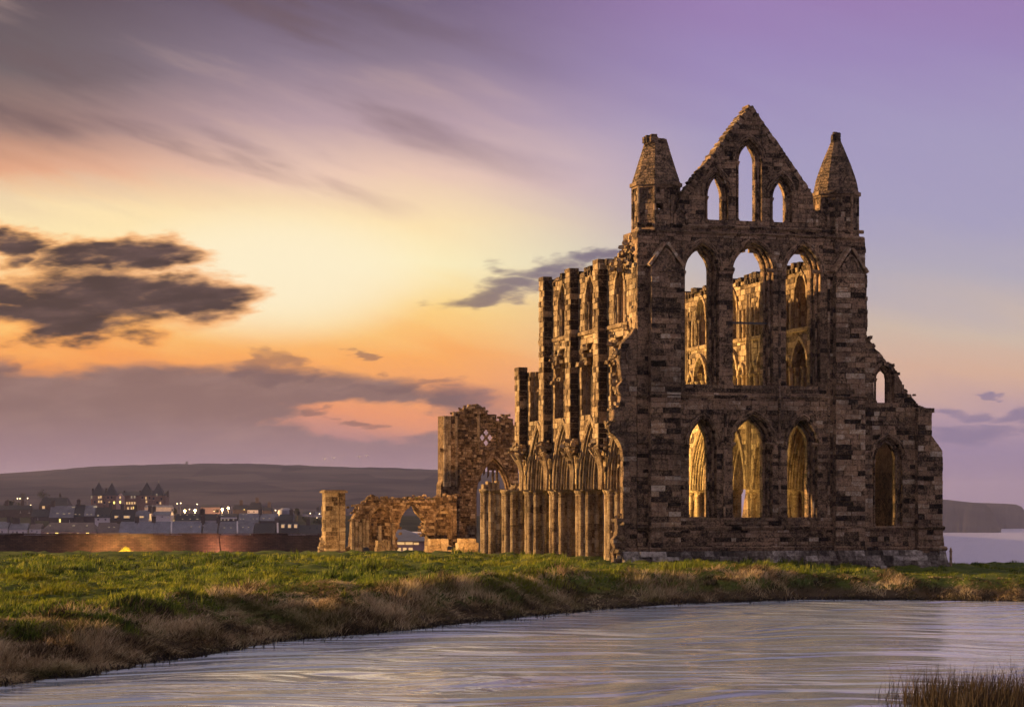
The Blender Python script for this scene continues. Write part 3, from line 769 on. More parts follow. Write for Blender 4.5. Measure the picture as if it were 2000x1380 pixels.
cxl, ztl, tl = turret(1281, 455, 364, (1.22, [(300, 0.80), (272, 0.58)]), 'octagonal corner turret with broken off spire', hole1, 8, None)
mb = MB()                                                        # jagged stump on the broken spire
for i in range(26):
    a = g1.uniform(0, 2 * pi); r = g1.uniform(0.15, 0.5); x, y = cxl - 0.12 + cos(a) * r, VT + sin(a) * r; s_ = g1.uniform(0.08, 0.17)
    mb.box(x - s_, x + s_, y - s_, y + s_, ztl - 0.25, ztl + (0.22 if x < cxl else -0.12) * g1.random() + 0.02, g1.uniform(0.1, 0.4))
mb.build('broken_top', 'stone', tl)
cxr, ztr, trr = turret(1633, 455, 382, (1.16, [(352, 1.12), (318, 0.78), (276, 0.27)]), 'corner turret with complete pointed stone spire', None, 12, 1)
mb = MB()
for i in range(22):
    a = g1.uniform(0, 2 * pi); k_ = g1.random(); r = 0.17 * (1 - 0.6 * k_); s_ = g1.uniform(0.07, 0.13)
    z = ztr + k_ * 0.42; mb.box(cxr + cos(a) * r - s_, cxr + cos(a) * r + s_, VT + sin(a) * r - s_, VT + sin(a) * r + s_, z - 0.12, z + 0.12, g1.uniform(0.02, 0.2))
mb.build('finial', 'stone', trr)
# small blind arches and rubble at the gable feet, and the depth of the corner towers behind the front
for px, py in ((1329, 445), (1606, 447)):
    mb = MB()
    arch_band(mb, PF(), fu(px), fz(px, py - 18), 0.28, 0.45, 0, 0.14, -0.08, 0.15, 5, 0.35, rg=g1)
    mb.box(fu(px) - 0.5, fu(px) + 0.5, 0.06, 0.6, ZT, fz(px, py - 36), 0.3)
    mb.build('blind_arch', 'stone', abbey)
mb = MB()
rt = rows(ZB, ZT, (0.3, 0.4), [], g1)
core_rows(mb, lambda z: [(0.0, 2.1)], rt, PF(), 1.1, 2.3, 0.4); mb.build('tower_core', 'stone', abbey); mb = MB(); core_rows(mb, lambda z: [(U1 - 2.1, U1)], rt, PF(), 1.1, 2.3, 0.35)
mb.build('tower_core', 'stone', abbey)
# flanking blocks of the right hand tower that stand out past the front between 480 and 650
mb = MB()
for i in range(20):
    za, zb = [fz(1690, 655 - 170 * q / 20) for q in (i, i + 1)]
    mb.box(U1 - 0.3, U1 + (0.12 if i < 15 else 0.02) + g1.uniform(-0.03, 0.06), 0.05, 1.6, za, zb - 0.01, g1.uniform(0.2, 0.6))
mb.build('quoin', 'stone', abbey)['kind'] = 'stuff'

def rubble(parent, pts, s0, s1, seed, name='broken_masonry', material='pale_stone', tint=(0.3, 0.8)):
    """torn, irregular stones at the ends of broken walls"""
    gr = random.Random(seed); mb = MB()
    for (x, y, z, sx, sy, sz, k) in pts:
        for _ in range(k):
            c = Vector((x + gr.gauss(0, sx), y + gr.gauss(0, sy), z + gr.gauss(0, sz))); s_ = gr.uniform(s0, s1)
            R_ = [Vector((gr.uniform(-1, 1), gr.uniform(-1, 1), gr.uniform(-1, 1))).normalized() for _ in range(1)]
            j = lambda: gr.uniform(0.55, 1.0) * s_
            ax = gr.uniform(0, 1.5)
            lo = [(cos(ax + q * pi / 2) * j() * 1.2, sin(ax + q * pi / 2) * j() * 1.2, -j() * 0.6) for q in range(4)]; hi = [(cos(ax + q * pi / 2) * j(), sin(ax + q * pi / 2) * j(), j() * 0.6) for q in range(4)]
            mb.prism([c + Vector(p) for p in lo], [c + Vector(p) for p in hi], gr.uniform(*tint))
    o = mb.build(name, material, parent); o['kind'] = 'stuff'
    return o
zz = lambda y_, px=1236: fz(px, y_)
rubble(abbey, [(-0.15, 1.2, zz(470), 0.12, 0.5, 0.4, 14), (-0.3, 1.5, zz(495), 0.2, 0.6, 0.25, 16), (-0.5, 2.0, zz(508), 0.2, 0.6, 0.18, 14)], 0.10, 0.26, 3)

# north aisle end, right of the front
ar = polyline([(fu(1692), fz(1692, 652)), (fu(1712), fz(1712, 678)), (fu(1732), fz(1732, 706)), (fu(1748), fz(1748, 716)), (fu(1760), fz(1760, 742)), (fu(1776), fz(1776, 766)), (fu(1794), fz(1794, 790)), (fu(1812), fz(1812, 803)), (fu(1818), fz(1818, 806)), (fu(1820), ZB)])
aops = [op(1706, 1764, 853, 897, 1028), op(1708, 1748, 712, 738, 786)]
cache = {}
def abase(z):
    k = round(z * 3.4)
    if k not in cache: cache[k] = random.Random(k).uniform(-0.14, 0.10) if z > fz(1760, 800) else 0.0
    return [(U1 - 0.01, ar(z) + cache[k])]
zat = fz(1692, 652)
rwa = rows(ZB, zat, (0.23, 0.31), [aops[0].sill, aops[0].spring, aops[1].sill, aops[1].spring], g1)
so = wall_fn(abase, aops); mb = MB()
core_rows(mb, so, rwa, PF(0.08), 0.03, 0.36); core_rows(mb, wall_fn(abase, [o.inset(0.14) for o in aops]), rwa, PF(0.08), 0.36, 0.95)
aisle = mb.build('aisle_wall', 'stone', abbey)
east_blocks += [(b, aisle) for b in face_blocks(so, rwa, PF(0.08), g1, tint=(0.46, 0.2))]
dress(aops[0], abbey, PF(0.08), slope=0.3, depth=(0.36, 0.36)); dress(aops[1], abbey, PF(0.08), slope=0, depth=(0.36, 0.36), hood=False)
rubble(abbey, [(fu(px), 0.5, fz(px, py) - 0.1, 0.08, 0.25, 0.07, 9) for px, py in ((1698, 660), (1708, 672), (1718, 688), (1728, 702), (1740, 709), (1752, 724), (1761, 742), (1770, 756), (1779, 768), (1790, 784), (1801, 794), (1811, 799))], 0.09, 0.2, 77, material='stone', tint=(0.1, 0.5))
# aisle corner buttress, stepped
bx0 = fu(1788)
br = polyline([(fu(1815), fz(1815, 803)), (fu(1815), fz(1815, 850)), (fu(1836), fz(1836, 881)), (fu(1836), fz(1836, 1034)), (fu(1841), fz(1841, 1075)), (fu(1850), ZB)])
so = lambda z: [(bx0, br(z))]
rwb = rows(ZB, fz(1815, 803), (0.23, 0.31), [fz(1815, 850), fz(1836, 881)], g1)
mb = MB(); core_rows(mb, so, rwb, PF(-0.32), 0.03, 1.6)
mb.box(bx0 - 0.05, fu(1819), -0.38, 1.0, fz(1815, 806), fz(1815, 797), 0.3)
bo = mb.build('buttress', 'stone', abbey)
east_blocks += [(b, bo) for b in face_blocks(so, rwb, PF(-0.32), g1, tint=(0.46, 0.2))]
for y_, pr in ((1031, 0.13), (1071, 0.17)):
    z = fz(1760, y_); strip('string_course', U1, bx0, PF(0.08), z - 0.12, z + 0.05, -pr, 0.03); strip('string_course', bx0 - 0.05, br(z) + 0.1, PF(-0.32), z - 0.12, z + 0.05, -pr, 0.03)
# side of the aisle running back, its inner darkness behind the lancet
mb = MB(); rn = rows(ZB, 6.4, (0.3, 0.4), [], g1)
nl = [Opening(3.0 + 5.2 * k, 0.55, 1.8, 3.9, 1.2) for k in range(1, 5)]
core_rows(mb, wall_fn(lambda z: [(0.9, 27.0 - z * 0.4)], nl), rn, lambda s_, z, d: (fu(1835) - 1.25 + d, s_, z), 0, 1.1, 0.35)
mb.build('aisle_wall', 'stone', abbey)

# stump of the lost south aisle, left of the front: half a lancet and a torn edge
al = polyline([(0.0, fz(1244, 641)), (fu(1215), fz(1215, 670)), (fu(1211), fz(1211, 690)), (fu(1212), fz(1212, 770)), (fu(1203), fz(1203, 800)), (fu(1193), fz(1193, 830)), (fu(1188), fz(1188, 870)), (fu(1188), fz(1188, 990)), (fu(1203), fz(1203, 1010)), (fu(1199), ZB)])
hop = op(1158, 1217, 842, 890, 1012)
cache2 = {}
def sbase(z):
    k = round(z * 3.1)
    if k not in cache2: cache2[k] = random.Random(k + 99).uniform(-0.12, 0.12) if z < fz(1212, 690) else 0
    return [(al(z) + cache2[k], -0.005)]
rws = rows(ZB, fz(1244, 641), (0.23, 0.31), [hop.sill, hop.spring], g1)
so = wall_fn(sbase, [hop]); mb = MB(); core_rows(mb, so, rws, PF(0.05), 0.03, 0.42)
stump = mb.build('broken_wall', 'stone', abbey)
east_blocks += [(b, stump) for b in face_blocks(so, rws, PF(0.05), g1)]
mb = MB()
A = [q for q in arch_pts(hop.c, hop.spring, hop.w, hop.rise, 0.0, 10)][11:18]
for i in range(len(A) - 1):
    (a, na), (b, nb) = A[i], A[i + 1]
    mb.prism([(a[0], 0.02, a[1]), (b[0], 0.02, b[1]), (b[0] + nb[0] * 0.18, 0.02, b[1] + nb[1] * 0.18), (a[0] + na[0] * 0.18, 0.02, a[1] + na[1] * 0.18)], [(a[0] - na[0] * 0.06, 0.45, a[1] - na[1] * 0.06), (b[0] - nb[0] * 0.06, 0.45, b[1] - nb[1] * 0.06), (b[0], 0.45, b[1]), (a[0], 0.45, a[1])], g1.uniform(0.4, 0.8))
mb.build('broken_arch', 'pale_stone', abbey)
zs_ = lambda px, y_: (fu(px, 0.4), 0.45, fz(px, y_, 0.4))
rubble(abbey, [(*zs_(1207, 690), 0.1, 0.3, 0.35, 10), (*zs_(1209, 750), 0.06, 0.3, 0.4, 8), (*zs_(1202, 805), 0.12, 0.3, 0.35, 14), (*zs_(1192, 835), 0.14, 0.3, 0.3, 14), (*zs_(1212, 1030), 0.1, 0.3, 0.35, 12), (*zs_(1208, 1062), 0.16, 0.35, 0.3, 18), (*zs_(1203, 1080), 0.2, 0.4, 0.15, 12)], 0.09, 0.24, 8)

# the 300 stones that show largest stand alone, the rest of each wall is one part
east_blocks.sort(key=lambda q: -q[0][3])
for b, par in east_blocks[:300]:
    mb = MB(); mb.prism(b[0], b[1], b[2]); mb.build('stone', 'stone', par)
rest = {}
for b, par in east_blocks[300:]: rest.setdefault(par.name, (par, []))[1].append(b)
for par, bl in rest.values(): put_blocks(bl, par, 'stone', 0)

# ------------------------------------------------------------------ choir arcades (walls run along local y)
BAY = 5.2; TA = 1.45
def arcade(U0, full, last_top, nb, seed, material, name, inner):
    """U0: face that looks south; full: bays at full height; nb: bays with an arch"""
    ga = random.Random(seed)
    PA = lambda s_, z, d: (U0 + d, s_, z)
    zc, zspr, zap_ = 3.68, 3.75, 7.55
    arches = [Opening(BAY * (k + 0.5) + (0.15 if k == 0 else 0), 1.92, -1.0, zspr, zap_ - zspr) for k in range(nb)]
    trif = [Opening(BAY * (k + 0.5) + 0.2, 1.55, 7.95, 10.4, 1.5) for k in range(nb)]
    cler = [Opening(BAY * (k + 0.5) + 0.1, 0.78, 12.75, 14.35, 1.35) for k in range(full)]
    vend = BAY * full + 0.85
    jag = {}
    def top_base(z):
        k = round(z * 3.3)
        if k not in jag: jag[k] = ga.uniform(-0.15, 0.12)
        return [(1.3, (vend if z > last_top else BAY * nb + 0.85) + jag[k])]
    ZR = 16.1
    rwl = rows(zspr, ZR, (0.25, 0.34), [7.95, 12.6, 12.75, 14.35, last_top], ga)
    mb = MB(); ins = ((0.04, 0.25, 0.0), (0.25, 0.5, 0.27), (0.5, 0.95, 0.52), (0.95, 1.2, 0.27), (1.2, TA, 0.0))
    for i, (d0, d1, k) in enumerate(ins):
        tr = [o.inset(0.16 * min(i, 2)) for o in trif] if (i < 2 or inner) else []
        so = wall_fn(top_base, [o.inset(k) for o in arches] + tr + [o.inset(0.12 * (1 if 0 < i < 4 else 0)) for o in cler])
        core_rows(mb, so, rwl, PA, d0, d1, 0.45, ga)
        if i == 0: so0 = so
    wall = mb.build(name, material, abbey)
    bl = face_blocks(so0, rwl, PA, ga, length=(0.4, 0.9), proud=0.05, tint=(0.55, 0.2))
    put_blocks(bl, wall, material, 40)
    # arch mouldings, order by order
    for o in arches:
        mb = MB()
        arch_band(mb, PA, o.c, o.spring, o.w, o.rise, 0.10, 0.30, -0.10, 0.04, 12, rg=ga, tint=(0.5, 0.15))
        for off, d, r in ((0.03, -0.02, 0.08), (-0.11, 0.10, 0.075), (-0.20, 0.2, 0.06), (-0.33, 0.36, 0.08), (-0.45, 0.47, 0.06), (-0.60, 0.60, 0.08), (-0.64, 0.75, 0.08), (-0.60, 0.9, 0.08), (-0.45, 1.02, 0.06), (-0.33, 1.1, 0.08), (-0.1, 1.3, 0.08)):
            arch_roll(mb, PA, o.c, o.spring, o.w, o.rise, off, d, r, 12, rg=ga, tint=0.55)
        mb.build('arch_moulding', material, abbey)
    # piers of clustered shafts
    for k in range(1, nb + 1):
        pier(U0 + TA / 2, BAY * k + (0.15 if k == 0 else 0), zc, ga, material)
    # upper windows: hoods and shafts, string under them
    for o in cler:
        mb = MB()
        arch_band(mb, PA, o.c, o.spring, o.w, o.rise, 0.05, 0.22, -0.09, 0.05, 8, rg=ga, tint=(0.55, 0.15)); arch_roll(mb, PA, o.c, o.spring, o.w, o.rise, -0.06, 0.2, 0.07, 8, rg=ga)
        for sd in (-1, 1):
            for q, dd in ((0.02, 0.12), (-0.16, -0.04)):
                x, y, _ = PA(o.c + sd * (o.w - q), 0, dd); shaft(mb, x, y, o.sill, o.spring, 0.07, ga, 0.5, 6, 0.55); mb.lathe(x, y, [(0.07, o.spring - 0.2), (0.14, o.spring)], 6, 0.6)
        mb.build('lancet_surround', material, abbey)
    mb = MB(); y = 1.3
    while y < vend:
        e = min(vend, y + ga.uniform(0.5, 1.1)); j = ga.uniform(-0.03, 0.03); mb.prism([(U0 - 0.14 + j, y, 12.5), (U0 - 0.14 + j, y, 12.68), (U0 + 0.03, y, 12.74), (U0 + 0.03, y, 12.44)], [(U0 - 0.14 + j, e - 0.02, 12.5), (U0 - 0.14 + j, e - 0.02, 12.68), (U0 + 0.03, e - 0.02, 12.74), (U0 + 0.03, e - 0.02, 12.44)], ga.uniform(0.25, 0.6)); y = e
    mb.build('string_course', material, abbey)
    # ragged wall head
    mb = MB(); y = 0.6
    while y < vend:
        e = y + ga.uniform(0.25, 0.7); d0 = ga.uniform(-0.24, 0.02)
        if ga.random() < 0.85: mb.box(U0 + d0, U0 + TA - ga.uniform(0, 0.3), y, min(e, vend) - 0.02, ZR - 0.05, ZR + ga.uniform(0.05, 0.34), ga.uniform(0.0, 0.3))
        if ga.random() < 0.6: mb.box(U0 - 0.16, U0 + 0.1, y, y + 0.2, ZR - 0.3, ZR - 0.06, 0.1)
        y = e
    mb.build('wall_head', 'stone', abbey)['kind'] = 'stuff'
    if inner:                                             # the nave side: tall shafted screens before the upper windows
        for k in range(full):
            for q in (0.6, 1.3, 2.1, 3.1, 3.9, 4.6):
                mb = MB(); shaft(mb, U0 - 0.12, BAY * k + q, 8.0, 10.5, 0.11, ga, 0.6, 7, 0.6); mb.lathe(U0 - 0.12, BAY * k + q, [(0.11, 10.3), (0.2, 10.5)], 7, 0.6); mb.lathe(U0 - 0.12, BAY * k + q, [(0.2, 7.95), (0.12, 8.1)], 7, 0.6)
                mb.build('gallery_shaft', material, abbey)
                if q in (0.6, 1.3, 3.9, 4.6):
                    mb = MB(); shaft(mb, U0 - 0.10, BAY * k + q, 12.7, 14.4, 0.09, ga, 0.6, 7, 0.6); mb.build('window_shaft', material, abbey)
            for c_, w_ in ((0.95, 0.35), (4.25, 0.35), (2.6, 1.0)):
                mb = MB(); arch_band(mb, PA, BAY * k + c_, 10.5, w_, w_ * 1.5, 0, 0.2, -0.2, 0.05, 6, rg=ga, tint=(0.6, 0.12)); mb.build('gallery_arch', material, abbey)
            mb = MB()
            shaft(mb, U0 - 0.1, BAY * (k + 1), 3.7, 15.2, 0.12, ga, 0.6, 7, 0.55); shaft(mb, U0 - 0.04, BAY * (k + 1) - 0.22, 3.7, 15.2, 0.09, ga, 0.6, 6, 0.55); shaft(mb, U0 - 0.04, BAY * (k + 1) + 0.22, 3.7, 15.2, 0.09, ga, 0.6, 6, 0.55)
            mb.build('vault_shaft', material, abbey)
    return wall, PA, ga
def pier(cx, cy, zc, ga, material, top=None, parent=None, r=0.62, zb=ZB):
    parent = parent or abbey
    mb = MB()
    shaft(mb, cx, cy, zb, zc - 0.02, r * 0.98, ga, 0.45, 12, 0.5)
    p = mb.build('pier', material, parent)
    for q in range(8):
        a = 2 * pi * q / 8 + pi / 8; rr = 0.19 if q % 2 else 0.155
        mb = MB(); x, y = cx + cos(a) * r, cy + sin(a) * r
        shaft(mb, x, y, zb, zc - 0.28, rr, ga, 0.42, 9, 0.6)
        mb.build('shaft', material, p)
    mb = MB()
    for q in range(8):
        a = 2 * pi * q / 8 + pi / 8; x, y = cx + cos(a) * r, cy + sin(a) * r
        mb.lathe(x, y, [(0.17, zc - 0.34), (0.2, zc - 0.3), (0.17, zc - 0.26), (0.27, zc - 0.1), (0.28, zc)], 9, ga.uniform(0.5, 0.75))
    mb.lathe(cx, cy, [(r + 0.2, zc - 0.1), (r + 0.28, zc - 0.03), (r + 0.28, zc + 0.06), (r, zc + 0.07)], 16, 0.6)
    mb.build('capital', material, p)
    return p

# south arcade: three full bays, a fourth to gallery height, then two lone piers
sw, PS, gs = arcade(0.0, 3, 11.0, 4, 21, 'pale_stone', 'south_wall', False)
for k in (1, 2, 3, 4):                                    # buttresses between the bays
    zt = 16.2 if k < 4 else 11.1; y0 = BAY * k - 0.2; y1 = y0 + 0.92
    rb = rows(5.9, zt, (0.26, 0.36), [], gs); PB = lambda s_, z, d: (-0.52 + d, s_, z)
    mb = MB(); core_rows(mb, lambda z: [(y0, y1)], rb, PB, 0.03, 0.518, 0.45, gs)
    # set-offs and cap
    if k < 4: mb.box(-0.58, 0.0, y0 - 0.05, y1 + 0.05, 12.45, 12.66, 0.4)
    mb.box(-0.56, 0.0, y0 - 0.03, y1 + 0.03, zt, zt + 0.22, 0.2)
    b = mb.build('buttress', 'pale_stone', abbey)
    put_blocks(face_blocks(lambda z: [(y0, y1)], rb, PB, gs, length=(0.35, 0.7), tint=(0.55, 0.18)), b, 'pale_stone', 12)
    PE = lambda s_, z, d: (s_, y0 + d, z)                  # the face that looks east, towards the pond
    put_blocks(face_blocks(lambda z: [(-0.50, -0.01)], rb, PE, gs, length=(0.3, 0.6), tint=(0.06, 0.07)), b, 'stone', 0)  # near-black tint: the shade on these east faces is painted into the blocks
# dark filling walls low in the gallery openings
mb = MB()
for k in range(4):
    c = BAY * (k + 0.5) + 0.2; zt = 10.2 if k < 3 else 9.4
    core_rows(mb, lambda z: [(c - 1.62, c + 1.62)], rows(7.95, zt, (0.25, 0.34), [], gs), PS, 0.42, 0.6, 0.15, gs)
mb.build('gallery_infill', 'stone', abbey)
# vault springers torn off above each pier: fans of thin shafts and rough stones
for k in (1, 2, 3, 4):
    mb = MB()
    for q in range(5):
        e = (q - 2) * 0.16
        mb.tube([(-0.25 - 0.05 * abs(q - 2), BAY * k + e * 0.6, 3.7), (-0.32, BAY * k + e, 4.8), (-0.5, BAY * k + e * 1.6, 5.5), (-0.75, BAY * k + e * 2.2, 5.95)], [0.06, 0.07, 0.08, 0.09], 6, gs.uniform(0.45, 0.75))
    mb.build('vault_springer', 'pale_stone', abbey)
rubble(abbey, [(-0.42, BAY * k, 6.1, 0.2, 0.34, 0.28, 40) for k in (1, 2, 3, 4)] + [(-0.2, BAY * 0.2 + 0.3, 5.9, 0.2, 0.3, 0.6, 22)], 0.10, 0.24, 31)
# broken gallery vault ribs hanging from the wall, and put-log holes
rubble(abbey, [(-0.1, BAY * k + 3.6, 11.3, 0.08, 0.5, 0.5, 20) for k in range(3)] + [(-0.12, BAY * k + 1.2, 10.2, 0.06, 0.14, 0.5, 12) for k in range(4)] + [(-0.1, 1.0, 11.8, 0.1, 0.5, 0.7, 26)], 0.10, 0.26, 32)
# respond and clerestory corner by the east front
mb = MB(); rr_ = rows(ZB, 16.1, (0.26, 0.34), [], gs)
core_rows(mb, lambda z: [(1.1, 1.9 if z > 7.9 or z < 3.6 else 1.4)], rr_, PS, 0.04, TA, 0.4, gs)
mb.build('respond', 'pale_stone', abbey)
put_blocks(face_blocks(lambda z: [(0.15, 1.9 if z > 7.9 or z < 3.6 else 1.4)], rr_, PS, gs, tint=(0.5, 0.2)), bpy.data.objects['respond'], 'pale_stone', 20)
for q in range(3): mb = MB(); shaft(mb, -0.05 + 0.4 * q, 1.95, ZB, 3.65, 0.17, gs, 0.42, 8, 0.6); mb.build('respond_shaft', 'pale_stone', abbey)
# lone piers westward
for k in (5, 6):
    p = pier(TA / 2, BAY * k, 3.72 if k == 5 else 3.8, gs, 'pale_stone')
rubble(abbey, [(TA / 2, BAY * 6, 4.05, 0.3, 0.4, 0.1, 14), (TA / 2, BAY * 5, 3.95, 0.35, 0.35, 0.08, 8)], 0.10, 0.2, 33)
mb = MB()
for q in range(4): mb.box(TA / 2 - 0.7 + q * 0.3, TA / 2 - 0.5 + q * 0.3, BAY * 6 - 0.3, BAY * 6 + 0.3, 3.86, 4.3 + gs.uniform(-0.15, 0.2), 0.6)
mb.build('arch_stump', 'pale_stone', abbey)
# north arcade, complete, its lit face seen through the lancets
arcade(10.6, 5, 11.0, 6, 22, 'pale_stone', 'north_wall', True)
# iron tie across the middle lancet
mb = MB(); o = midl[1]
mb.box(o.c - o.w, o.c + o.w, 0.55, 0.68, fz(1460, 631), fz(1460, 627), 0.1); mb.build('tie_beam', 'metal_dark', abbey)

# ------------------------------------------------------------------ ruins to the left
def frame(px, Y, py_base):
    """a local frame whose x runs along the wall, pixel helpers for it"""
    X0 = (px - 1000) / F * Y; e = empty('x', (X0, Y, 0), TH)
    def u(p, v=0.0):
        a = (p - 1000) / F; return (a * (Y + v * CT) - X0 + v * ST) / (CT - a * ST)
    def z(p, y_, v=0.0):
        uu = u(p, v); return EYE + (HY - y_) / F * (Y + uu * ST + v * CT)
    return e, u, z
# west gable remnant with the quatrefoil window
wf, u_, z_ = frame(862, 178, 1078); wf.name = 'west_front_ruin'
tag(wf, 'broken rubble wall with quatrefoil tracery window and tall pointed doorway', 'ruined wall')
gw = random.Random(41); zb = -1.3
top_l = polyline([(u_(890), z_(890, 806)), (u_(890), zb)])
def wtop(s_): return float(np.interp(s_, [u_(888), u_(905), u_(915), u_(930), u_(938), u_(944), u_(960), u_(974), u_(984), u_(990), u_(1000), u_(1009), u_(1012)], [z_(888, 808), z_(905, 803), z_(915, 796), z_(930, 793), z_(938, 796), z_(944, 798), z_(960, 815), z_(974, 826), z_(984, 818), z_(990, 813), z_(1000, 822), z_(1008, 850), z_(1012, 870)]))
ss_ = np.linspace(u_(888), u_(1012), 240); st_ = np.array([wtop(s_) for s_ in ss_])
def wbase(z):
    okk = st_ > z; spans = []; s0 = None
    for i, k in enumerate(okk):
        if k and s0 is None: s0 = ss_[i]
        if (not k or i == len(okk) - 1) and s0 is not None: spans.append((s0, ss_[i])); s0 = None
    return spans
dw = (u_(1000) - u_(928)) / 2
door = Opening((u_(928) + u_(1000)) / 2, dw, -3, z_(960, 968), z_(960, 893) - z_(960, 968))
class Rect:
    def __init__(s, a, b, c_, d): s.r = (a, b, c_, d)
    def span(s, z): return [(s.r[0], s.r[1])] if s.r[2] < z < s.r[3] else []
qr = Rect(u_(938), u_(972), z_(950, 877), z_(950, 808))
rq = rows(zb, z_(930, 793), (0.16, 0.24), [door.spring, qr.r[2], qr.r[3]], gw)
mb = MB(); so = wall_fn(wbase, [door, qr]); core_rows(mb, so, rq, PF(), 0.03, 0.5, 0.35, gw); core_rows(mb, wall_fn(wbase, [door.inset(0.25), qr]), rq, PF(), 0.5, 1.0, 0.35, gw)
wl = mb.build('wall', 'rubble', wf)
put_blocks(face_blocks(so, rq, PF(), gw, length=(0.16, 0.42), proud=0.14, gap=0.02, tint=(0.5, 0.24)), wl, 'rubble', 60)
# pierced quatrefoil panel
cq, zq = (u_(937) + u_(961)) / 2 + 0.12, (z_(948, 838) + z_(948, 870)) / 2; hs = (u_(961) - u_(937)) / 2
class Circles:
    def __init__(s, cs): s.cs = cs
    def span(s, z): return [(x - sqrt(r * r - (z - zc_) ** 2), x + sqrt(r * r - (z - zc_) ** 2)) for x, zc_, r in s.cs if abs(z - zc_) < r]
cs = []
for dx, dz in ((0, 0.5), (0, -0.5), (-0.5, 0), (0.5, 0)):
    for ex, ez in ((0.17, 0), (-0.17, 0), (0, 0.17), (0, -0.17)): cs.append((cq + (dx + ex * 0.9) * hs * 1.25, zq + (dz + ez * 0.9) * hs * 1.6, 0.18 * hs * 1.2))
mb = MB(); core_rows(mb, wall_fn(lambda z: [(qr.r[0], qr.r[1])], [Circles(cs)]), [(qr.r[2] + k * 0.035, qr.r[2] + (k + 1) * 0.035) for k in range(int((qr.r[3] - qr.r[2]) / 0.035))], PF(), 0.34, 0.5, 0.2, gw)
mb.build('quatrefoil_panel', 'stone', wf)
mb = MB()
arch_band(mb, PF(), door.c, door.spring, door.w, door.rise, 0.0, 0.22, -0.1, 0.1, 12, 0.4, rg=gw, tint=(0.55, 0.12), skip=0.05); arch_roll(mb, PF(), door.c, door.spring, door.w, door.rise, -0.1, 0.3, 0.08, 12, 2.5, rg=gw, tint=0.55)
mb.build('door_arch', 'rubble', wf)
mb = MB()                                                # hanging bits of tracery in the doorway head
for q, (px, ya, yb) in enumerate(((941, 912, 940), (949, 905, 928), (957, 905, 932), (966, 912, 945), (974, 925, 952))):
    mb.prism([(u_(px) - 0.09, 0.4, z_(px, ya - 20)), (u_(px) + 0.09, 0.4, z_(px, ya - 20)), (u_(px) + 0.05, 0.4, z_(px, yb - 4)), (u_(px) - 0.05, 0.4, z_(px, yb))], [(u_(px) - 0.09, 0.6, z_(px, ya - 20)), (u_(px) + 0.09, 0.6, z_(px, ya - 20)), (u_(px) + 0.05, 0.6, z_(px, yb - 4)), (u_(px) - 0.05, 0.6, z_(px, yb))], 0.3)
mb.box(u_(934), u_(945), 0.4, 0.6, z_(940, 915), z_(940, 906), 0.3); mb.box(u_(958), u_(985), 0.4, 0.6, z_(970, 918), z_(970, 900), 0.3)
mb.build('tracery', 'rubble', wf)
# left edge: cluster of angle buttress and tall shafts
rc_ = rows(zb, z_(870, 812), (0.26, 0.36), [], gw)
mb = MB(); core_rows(mb, lambda z: [(u_(863), u_(889))] if z > z_(870, 940) else [(u_(860), u_(889))], rc_, PF(-0.25), 0.03, 1.5, 0.4, gw)
bt = mb.build('buttress', 'rubble', wf)
put_blocks(face_blocks(lambda z: [(u_(863), u_(889))], rc_, PF(-0.25), gw, length=(0.3, 0.6), tint=(0.45, 0.2)), bt, 'rubble', 20)
for px in (866, 871, 876, 889, 934):
    mb = MB(); shaft(mb, u_(px), -0.3 if px < 930 else -0.05, z_(px, 950) if px < 930 else z_(px, 880), z_(px, 812 if px < 930 else 800), 0.11, gw, 0.5, 7, 0.55); mb.build('shaft', 'pale_stone', wf)
mb = MB(); mb.box(u_(858), u_(864), -0.2, 0.2, z_(860, 882), z_(860, 875), 0.3); mb.build('corbel', 'rubble', wf)
rubble(wf, [(u_(px), 0.4, wtop(u_(px)) + 0.03, 0.2, 0.3, 0.08, 7) for px in (890, 900, 910, 920, 930, 942, 952, 962, 972, 982, 990, 998, 1005)] + [(u_(985), 0.2, z_(985, 835), 0.25, 0.15, 0.4, 20)], 0.10, 0.24, 44, material='rubble')

# low nave wall with one open and two blind arches
nw, u_, z_ = frame(690, 166, 1078); nw.name = 'nave_wall_ruin'
tag(nw, 'low ruined stone wall with ragged open arch between two blind arches', 'ruined wall')
gn = random.Random(51); zb = -1.2
sx_ = np.linspace(u_(684), u_(892), 260)
tops = np.interp(sx_, [u_(p) for p in (684, 690, 696, 704, 712, 720, 728, 734, 760, 800, 870, 892)], [z_(p, y) for p, y in ((684, 1075), (690, 1012), (696, 1003), (704, 990), (712, 984), (720, 975), (728, 972), (734, 976), (760, 978), (800, 977), (870, 975), (892, 972))])
tops = tops + 0.12 * np.array([gn.uniform(-1, 1) for _ in range(26)]).repeat(10)
def nbase(z):
    okk = tops > z; spans = []; s0 = None
    for i, k in enumerate(okk):
        if k and s0 is None: s0 = sx_[i]
        if (not k or i == len(okk) - 1) and s0 is not None: spans.append((s0, sx_[i])); s0 = None
    return spans
class Ragged:
    """the torn arch: half widths by height"""
    def __init__(s): s.p = [(z_(805, y), u_(a), u_(b)) for y, a, b in ((1090, 776, 834), (1060, 776, 834), (1045, 774, 834), (1035, 776, 829), (1022, 781, 826), (1014, 778, 831), (1006, 788, 820), (998, 790, 813), (990, 801, 811), (985, 807, 808))]
    def span(s, z):
        if z >= s.p[-1][0]: return []
        zs = [q[0] for q in s.p]; a = float(np.interp(z, zs, [q[1] for q in s.p])); b = float(np.interp(z, zs, [q[2] for q in s.p]))
        k = random.Random(round(z * 5)); return [(a + k.uniform(-0.12, 0.12), b + k.uniform(-0.12, 0.12))]
